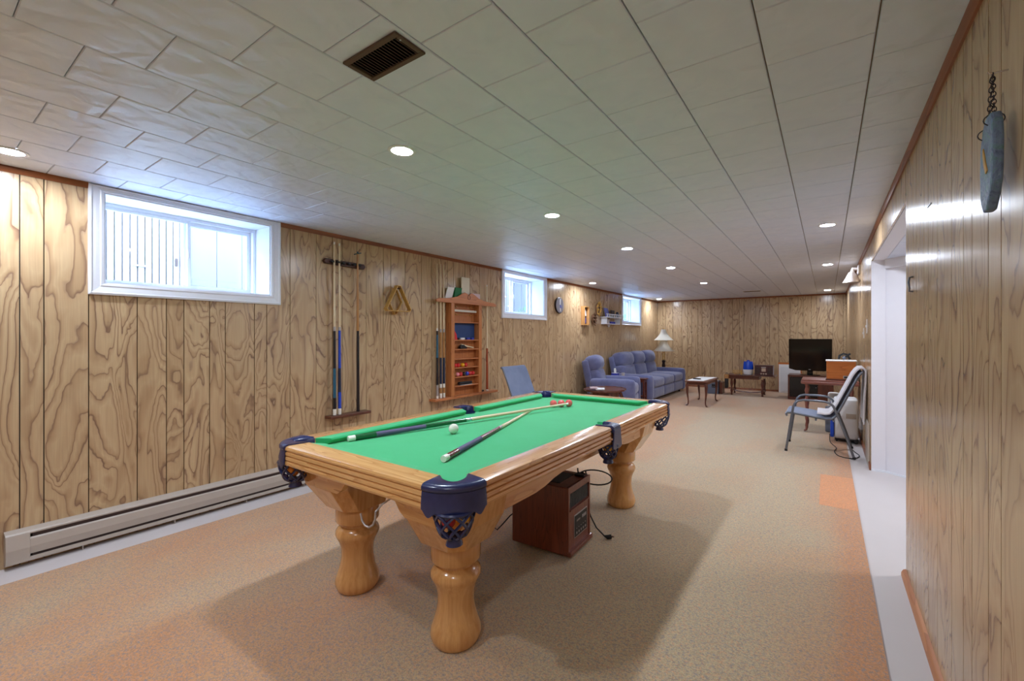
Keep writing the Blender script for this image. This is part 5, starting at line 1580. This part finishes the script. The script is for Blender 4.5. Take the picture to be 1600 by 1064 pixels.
# ================================================================== FAR END
def cabriole(m, x, y, sx, sy, zt, s=1.0):
    m.tube([(x, y, zt), (x + sx * 0.014, y + sy * 0.014, zt - 0.06 * s), (x + sx * 0.010, y + sy * 0.010, zt * 0.55), (x - sx * 0.004, y - sy * 0.004, zt * 0.22), (x, y, 0.035), (x + sx * 0.016, y + sy * 0.016, 0.020), (x + sx * 0.03, y + sy * 0.03, 0.014)],
           [0.026, 0.028, 0.019, 0.012, 0.011, 0.016, 0.010], 8)
    return m
ct = thing('side_table', 'dark cabriole legged side table beside the sofa', 'table', (-1.975, 8.74, 0.0085))
build(MB().puff(-0.205, -0.50, 0.445, 0.205, 0.50, 0.470, 0.012), 'top', 'midwood', ct, smooth=True, local=True)
build(MB().box(-0.165, -0.44, 0.395, 0.165, 0.44, 0.446), 'apron', 'midwood', ct, local=True, bevel=0.004)
for sx in (-1, 1):
    for sy in (-1, 1):
        build(cabriole(MB(), sx * 0.155, sy * 0.43, sx, sy, 0.43), 'leg', 'midwood_z', ct, smooth=True, local=True)
tag(build(MB().loft([(-2.14, 8.30, 0.4785), (-1.86, 8.34, 0.4785), (-1.80, 9.18, 0.4785), (-2.12, 9.14, 0.4785)], [(-2.14, 8.30, 0.486), (-1.86, 8.34, 0.486), (-1.80, 9.18, 0.486), (-2.12, 9.14, 0.486)]), 'newspaper', 'paper'), 'white newspaper spread on the cabriole side table', 'newspaper')
tag(build(MB().loft([(-2.10, 8.55, 0.4865), (-1.98, 8.50, 0.4865), (-1.955, 8.55, 0.4865), (-2.075, 8.60, 0.4865)], [(-2.10, 8.55, 0.508), (-1.98, 8.50, 0.508), (-1.955, 8.55, 0.508), (-2.075, 8.60, 0.508)]), 'remote_control', 'black', bevel=0.004), 'black remote control on the newspaper', 'remote')

gb = thing('speaker_box', 'grey box speaker with black panel on the floor by the back wall', 'speaker', (-2.12, 10.5, 0.0085))
build(MB().box(-0.115, -0.13, 0.0, 0.115, 0.15, 0.285), 'cabinet', 'greyplastic', gb, bevel=0.01, local=True)
build(MB().box(-0.02, -0.134, 0.14, 0.085, -0.129, 0.215), 'panel', 'black', gb, local=True)
for k in range(3):
    build(MB().ball((0.0 + k * 0.032, -0.134, 0.165), 0.008, 8, 6), 'knob', 'silver', gb, smooth=True, local=True)
tag(build(MB().box(-1.99, 10.42, 0.008, -1.93, 10.70, 0.27), 'wooden_box', 'midwood_z', bevel=0.005), 'narrow dark wooden box beside the grey box speaker', 'box')

# drop-leaf bench table at the back wall
dt = thing('console_table', 'low dark trestle table with drop leaf at the back wall', 'table', (-1.40, 10.62, 0.0085))
build(MB().box(-0.45, -0.22, 0.425, 0.24, 0.26, 0.447), 'top', 'midwood', dt, bevel=0.006, local=True)
build(MB().box(0.245, -0.22, 0.432, 0.50, 0.26, 0.449), 'leaf', 'midwood', dt, bevel=0.006, local=True)
build(MB().box(-0.40, -0.18, 0.355, 0.20, 0.22, 0.425), 'apron', 'midwood', dt, bevel=0.004, local=True)
lp_ = [(0.018, 0.0), (0.022, 0.015), (0.014, 0.04), (0.026, 0.08), (0.030, 0.11), (0.018, 0.14), (0.016, 0.17), (0.030, 0.25), (0.026, 0.30), (0.018, 0.33), (0.028, 0.355)]
for x_ in (-0.34, 0.26):
    for y_ in (-0.17, 0.20):
        build(MB().lathe(lp_, (x_, y_, 0), 12), 'leg', 'midwood_z', dt, smooth=True, local=True)
build(MB().tube([(-0.34, 0.0, 0.09), (-0.20, 0.0, 0.065), (0.0, 0.0, 0.055), (0.14, 0.0, 0.065), (0.26, 0.0, 0.09)], 0.014, 8), 'stretcher', 'midwood', dt, smooth=True, local=True)
for x_ in (-0.34, 0.26):
    build(MB().box(x_ - 0.015, -0.17, 0.08, x_ + 0.015, 0.20, 0.11), 'stretcher', 'midwood', dt, local=True)
hu = thing('humidifier', 'blue topped white humidifier on the low trestle table', 'humidifier', (-1.43, 10.60, 0.4565))
build(MB().lathe([(0.075, 0.0), (0.085, 0.006), (0.098, 0.06), (0.106, 0.115)], (0, 0, 0), 24), 'base', 'whiteplastic', hu, smooth=True, local=True)
build(MB().lathe([(0.104, 0.116), (0.104, 0.16), (0.096, 0.24), (0.086, 0.290), (0.030, 0.296)], (0, 0, 0), 24), 'tank', 'blueplastic', hu, smooth=True, local=True)
build(MB().lathe([(0.03, 0.296), (0.035, 0.312), (0.012, 0.318)], (0, 0, 0), 14), 'nozzle', 'blueplastic', hu, smooth=True, local=True)
ra = thing('radio', 'retro cherry wood radio on the low trestle table', 'radio', (-1.12, 10.62, 0.4575))
build(MB().box(-0.175, -0.12, 0.0, 0.175, 0.12, 0.205), 'case', 'radiowood', ra, bevel=0.008, local=True)
build(MB().box(-0.185, -0.13, 0.205, 0.185, 0.13, 0.216), 'lid', 'radiowood', ra, bevel=0.003, local=True)
build(MB().box(-0.06, -0.124, 0.01, 0.06, -0.119, 0.195), 'front_plate', 'radiowood', ra, local=True)
build(MB().box(-0.045, -0.128, 0.165, 0.045, -0.122, 0.183), 'display', 'silver', ra, local=True)
build(MB().box(-0.04, -0.128, 0.085, 0.04, -0.122, 0.155), 'dial', 'dial', ra, local=True)
for k in range(3):
    build(MB().ball((-0.045 + k * 0.045, -0.128, 0.035), 0.018, 10, 8, (1, 0.5, 1)), 'knob', 'dial', ra, smooth=True, local=True)
for s_ in (-1, 1):
    for k in range(6):
        build(MB().box(s_ * 0.118 - 0.045 + k * 0.016, -0.124, 0.03, s_ * 0.118 - 0.037 + k * 0.016, -0.119, 0.18), 'speaker_slat', 'black', ra, local=True)
bk = thing('wire_basket', 'small gold wire basket at the left end of the trestle table', 'basket', (-1.67, 10.62, 0.4565))
for z_, r_ in ((0.005, 0.06), (0.04, 0.075), (0.08, 0.085)):
    build(MB().tube([(r_ * math.cos(2 * PI * i / 16), r_ * math.sin(2 * PI * i / 16), z_) for i in range(16)], 0.004, 5, closed=True), 'hoop', 'gold', bk, smooth=True, local=True)
for i in range(10):
    a = 2 * PI * i / 10
    build(MB().tube([(0.06 * math.cos(a), 0.06 * math.sin(a), 0.005), (0.085 * math.cos(a), 0.085 * math.sin(a), 0.08)], 0.003, 5), 'rib', 'gold', bk, smooth=True, local=True)
tag(build(MB().lathe([(0.018, 0), (0.020, 0.06), (0.008, 0.075), (0.008, 0.11)], (-1.56, 10.54, 0.4555), 12), 'bottle', 'gold', smooth=True), 'little amber bottle between basket and humidifier', 'bottle')
hb = thing('hanging_bag', 'dark bag with tan flap hanging at the trestle table end', 'bag', (-1.83, 10.34, 0.16))
build(MB().puff(-1.862, 10.30, 0.16, -1.79, 10.385, 0.40, 0.025, (0, 0.006, 0)), 'pouch', 'black', hb, smooth=True)
build(MB().puff(-1.868, 10.295, 0.37, -1.784, 10.39, 0.465, 0.015), 'flap', 'cuetan', hb, smooth=True)
build(MB().tube([(-1.85, 10.345, 0.46), (-1.84, 10.37, 0.50), (-1.83, 10.42, 0.470), (-1.82, 10.37, 0.50), (-1.80, 10.345, 0.46)], 0.005, 6), 'strap', 'black', hb, smooth=True)

# white board leaning on the back wall
wbd = thing('framed_board', 'white framed board leaning on the back wall beside the television', 'board', (-0.72, 11.45, 0.0085))
build(MB().box(-0.93, 11.50, 0.0085, -0.47, 11.53, 0.70), 'board', 'boxwood', wbd)
build(MB().box(-0.915, 11.47, 0.0085, -0.49, 11.499, 0.655), 'mat', 'paper', wbd, bevel=0.002)
build(MB().box(-0.88, 11.462, 0.05, -0.52, 11.47, 0.60), 'sheet', 'whiteplastic', wbd)

# tv stand and television
ts = thing('tv_stand', 'black television stand with glass front and wooden top', 'cabinet', (-0.29, 10.62, 0.0085))
build(MB().box(-0.375, -0.25, 0.46, 0.40, 0.25, 0.50), 'top', 'midwood', ts, bevel=0.004, local=True)
build(MB().box(-0.375, -0.25, 0.0, 0.40, 0.25, 0.05), 'plinth', 'midwood', ts, local=True)
build(MB().box(-0.375, -0.24, 0.05, -0.345, 0.25, 0.46), 'side', 'midwood_z', ts, local=True)
build(MB().box(0.14, -0.24, 0.05, 0.40, 0.25, 0.46), 'side_cupboard', 'midwood_z', ts, local=True)
build(MB().box(-0.345, 0.23, 0.05, 0.14, 0.25, 0.46), 'back', 'black', ts, local=True)
build(MB().box(-0.345, -0.20, 0.24, 0.14, 0.23, 0.252), 'shelf', 'darkwood', ts, local=True)
gd = build(MB().box(-0.345, -0.244, 0.055, 0.135, -0.238, 0.455), 'glass_door', 'darkglass', ts, local=True)
build(MB().ball((0.11, -0.25, 0.26), 0.008, 8, 6), 'knob', 'silver', gd, smooth=True, local=True)
tv = thing('television', 'black flat screen television on the stand', 'television', (-0.285, 10.56, 0.5085), math.radians(-4))
build(MB().lathe([(0.18, 0.0), (0.18, 0.010), (0.10, 0.020), (0.05, 0.030)], (0, 0, 0), 28), 'base', 'blackgloss', tv, smooth=True, local=True)
build(MB().box(-0.05, -0.02, 0.02, 0.05, 0.02, 0.10), 'neck', 'blackgloss', tv, local=True)
build(MB().prism([(-0.37, 0.12), (-0.25, 0.085), (0.25, 0.085), (0.37, 0.12), (0.375, 0.735), (-0.375, 0.735)], 'y', -0.035, 0.04), 'bezel', 'blackgloss', tv, bevel=0.008, local=True)
build(MB().box(-0.335, -0.038, 0.150, 0.335, -0.0345, 0.705), 'screen', 'darkglass', tv, local=True)
build(MB().box(-0.020, -0.0375, 0.106, 0.014, -0.035, 0.118), 'logo', 'silver', tv, local=True)

# sewing table with wooden record player box
st = thing('sewing_table', 'reddish wooden table with turned legs by the right wall', 'table', (0.02, 7.14, 0.0085))
build(MB().box(-0.305, -0.24, 0.690, 0.322, 0.24, 0.706), 'top', 'midwood2', st, bevel=0.004, local=True)
build(MB().puff(-0.312, -0.245, 0.645, 0.325, 0.245, 0.690, 0.015), 'frieze', 'midwood2', st, smooth=True, local=True)
tl = [(0.016, 0.05), (0.018, 0.10), (0.012, 0.14), (0.022, 0.20), (0.014, 0.25), (0.012, 0.30), (0.018, 0.34), (0.026, 0.42), (0.016, 0.47), (0.014, 0.50), (0.026, 0.56), (0.014, 0.60), (0.024, 0.65)]
for sx in (-1, 1):
    for sy in (-1, 1):
        lg = build(MB().lathe(tl, (sx * 0.245, sy * 0.19, 0), 12), 'leg', 'midwood2_z', st, smooth=True, local=True)
        build(MB().tube([(sx * 0.245, sy * 0.19, 0.06), (sx * 0.250, sy * 0.193, 0.03), (sx * 0.275, sy * 0.20, 0.014)], [0.014, 0.014, 0.011], 8), 'claw_foot', 'midwood2_z', lg, smooth=True, local=True)
build(MB().box(-0.245, -0.198, 0.20, 0.245, -0.182, 0.222), 'stretcher', 'midwood2', st, local=True)
build(MB().box(-0.245, 0.182, 0.20, 0.245, 0.198, 0.222), 'stretcher', 'midwood2', st, local=True)
wbx = thing('record_player', 'orange veneer wooden record player box on the turned leg table', 'record player', (0.155, 7.10, 0.7145))
build(MB().box(-0.170, -0.15, 0.0, 0.165, 0.16, 0.018), 'base', 'midwood', wbx, bevel=0.003, local=True)
build(MB().box(-0.160, -0.14, 0.018, 0.155, 0.15, 0.250), 'case', 'boxwood', wbx, bevel=0.006, local=True)
build(MB().box(0.02, -0.146, 0.028, 0.135, -0.14, 0.066), 'badge_frame', 'silver', wbx, local=True)
build(MB().box(0.03, -0.148, 0.036, 0.125, -0.146, 0.058), 'badge', 'black', wbx, local=True)
dl = [(0.165 * (1 + 0.04 * math.cos(20 * a)) * math.cos(a) * 1.02, 0.16 * (1 + 0.04 * math.cos(20 * a)) * math.sin(a)) for a in [2 * PI * i / 80 for i in range(80)]]
tag(build(MB().prism([(0.155 + max(-0.168, min(0.168, x * 1.25)), 7.105 + max(-0.148, min(0.148, y * 1.25))) for x, y in dl], 'z', 0.9655, 0.978), 'doily', 'paper', bevel=0.003), 'white lace doily on the record player box', 'doily')
gdg = thing('gadget', 'small black folded gadget on the white doily', 'gadget', (0.19, 7.08, 0.9785))
build(MB().tube([(-0.06, 0, 0.014), (-0.05, 0, 0.06), (-0.01, 0, 0.085), (0.03, 0, 0.075), (0.05, 0, 0.03), (0.06, 0, 0.013)], 0.014, 8), 'arch', 'black', gdg, smooth=True, local=True)
build(MB().tube([(-0.015, -0.01, 0.013), (0.02, -0.01, 0.05), (0.065, -0.01, 0.09)], 0.013, 8), 'arm', 'black', gdg, smooth=True, local=True)
build(MB().ball((0.0, -0.012, 0.03), 0.022, 10, 8), 'hub', 'greyplastic', gdg, smooth=True, local=True)
tag(build(MB().puff(-0.02, 7.06, 0.009, 0.13, 7.26, 0.34, 0.02), 'storage_bin', 'greyplastic', smooth=True), 'grey storage bin under the turned leg table', 'bin')
tag(build(MB().puff(0.01, 7.40, 0.009, 0.15, 7.58, 0.50, 0.03), 'bag', 'paper', smooth=True), 'white bag standing behind the turned leg table', 'bag')
tag(build(MB().puff(0.15, 7.08, 0.009, 0.29, 7.30, 0.58, 0.03), 'case', 'black', smooth=True), 'black case standing under the turned leg table', 'case')

# dehumidifier
dh = thing('dehumidifier', 'white dehumidifier with blue front on castors by the right wall', 'dehumidifier', (0.17, 6.66, 0.0))
m = MB()
build(MB().puff(-0.10, -0.17, 0.045, 0.145, 0.17, 0.535, 0.035, (0, 0.004, 0)), 'body', 'whiteplastic', dh, smooth=True, local=True)
build(MB().prism([(-0.135, -0.165), (-0.098, -0.172), (-0.098, 0.172), (-0.135, 0.165)], 'z', 0.06, 0.33), 'water_tank', 'blueplastic', dh, bevel=0.006, local=True)
build(MB().prism([(-0.128, -0.165), (-0.098, -0.172), (-0.098, 0.172), (-0.128, 0.165)], 'z', 0.335, 0.50), 'front_panel', 'whiteplastic', dh, bevel=0.006, local=True)
build(MB().ball((-0.126, -0.06, 0.46), 0.03, 14, 8, (0.3, 1.2, 1)), 'dial', 'blueplastic', dh, smooth=True, local=True)
build(MB().box(0.02, -0.1755, 0.30, 0.12, -0.170, 0.36), 'grip', 'cream_metal', dh, bevel=0.004, local=True)
build(MB().box(-0.09, -0.16, 0.03, 0.14, 0.16, 0.05), 'skid', 'black', dh, local=True)
for a in (-0.07, 0.12):
    for b in (-0.14, 0.14):
        build(MB().tube([(a, b - 0.012, 0.020), (a, b + 0.012, 0.020)], 0.020 if a > 0 else 0.0118, 10) if a > 0 else MB().tube([(a, b - 0.012, 0.0205), (a, b + 0.012, 0.0205)], 0.0115, 10), 'castor', 'black', dh, smooth=True, local=True)
cdp = [(0.03, 6.46, 0.10), (0.03, 6.40, 0.03), (0.05, 6.30, 0.013), (0.09, 6.10, 0.013), (0.07, 5.90, 0.013), (0.10, 5.72, 0.013), (0.17, 5.66, 0.012), (0.24, 5.70, 0.006), (0.29, 5.86, 0.006), (0.26, 6.02, 0.006), (0.22, 6.12, 0.03), (0.20, 6.2, 0.08)]
def smoothpath(p, k=5):
    p = [Vector(q) for q in p]; out = []
    for i in range(len(p) - 1):
        a, b, c, d = p[max(i - 1, 0)], p[i], p[i + 1], p[min(i + 2, len(p) - 1)]
        for j in range(k):
            t = j / k
            out.append(0.5 * ((2 * b) + (c - a) * t + (2 * a - 5 * b + 4 * c - d) * t * t + (3 * b - a - 3 * c + d) * t ** 3))
    out.append(p[-1]); return out
tag(build(MB().tube(smoothpath(cdp), 0.0045, 6), 'power_cord', 'rubber', smooth=True), 'black power cord curling on the floor under the patio chair', 'cord')
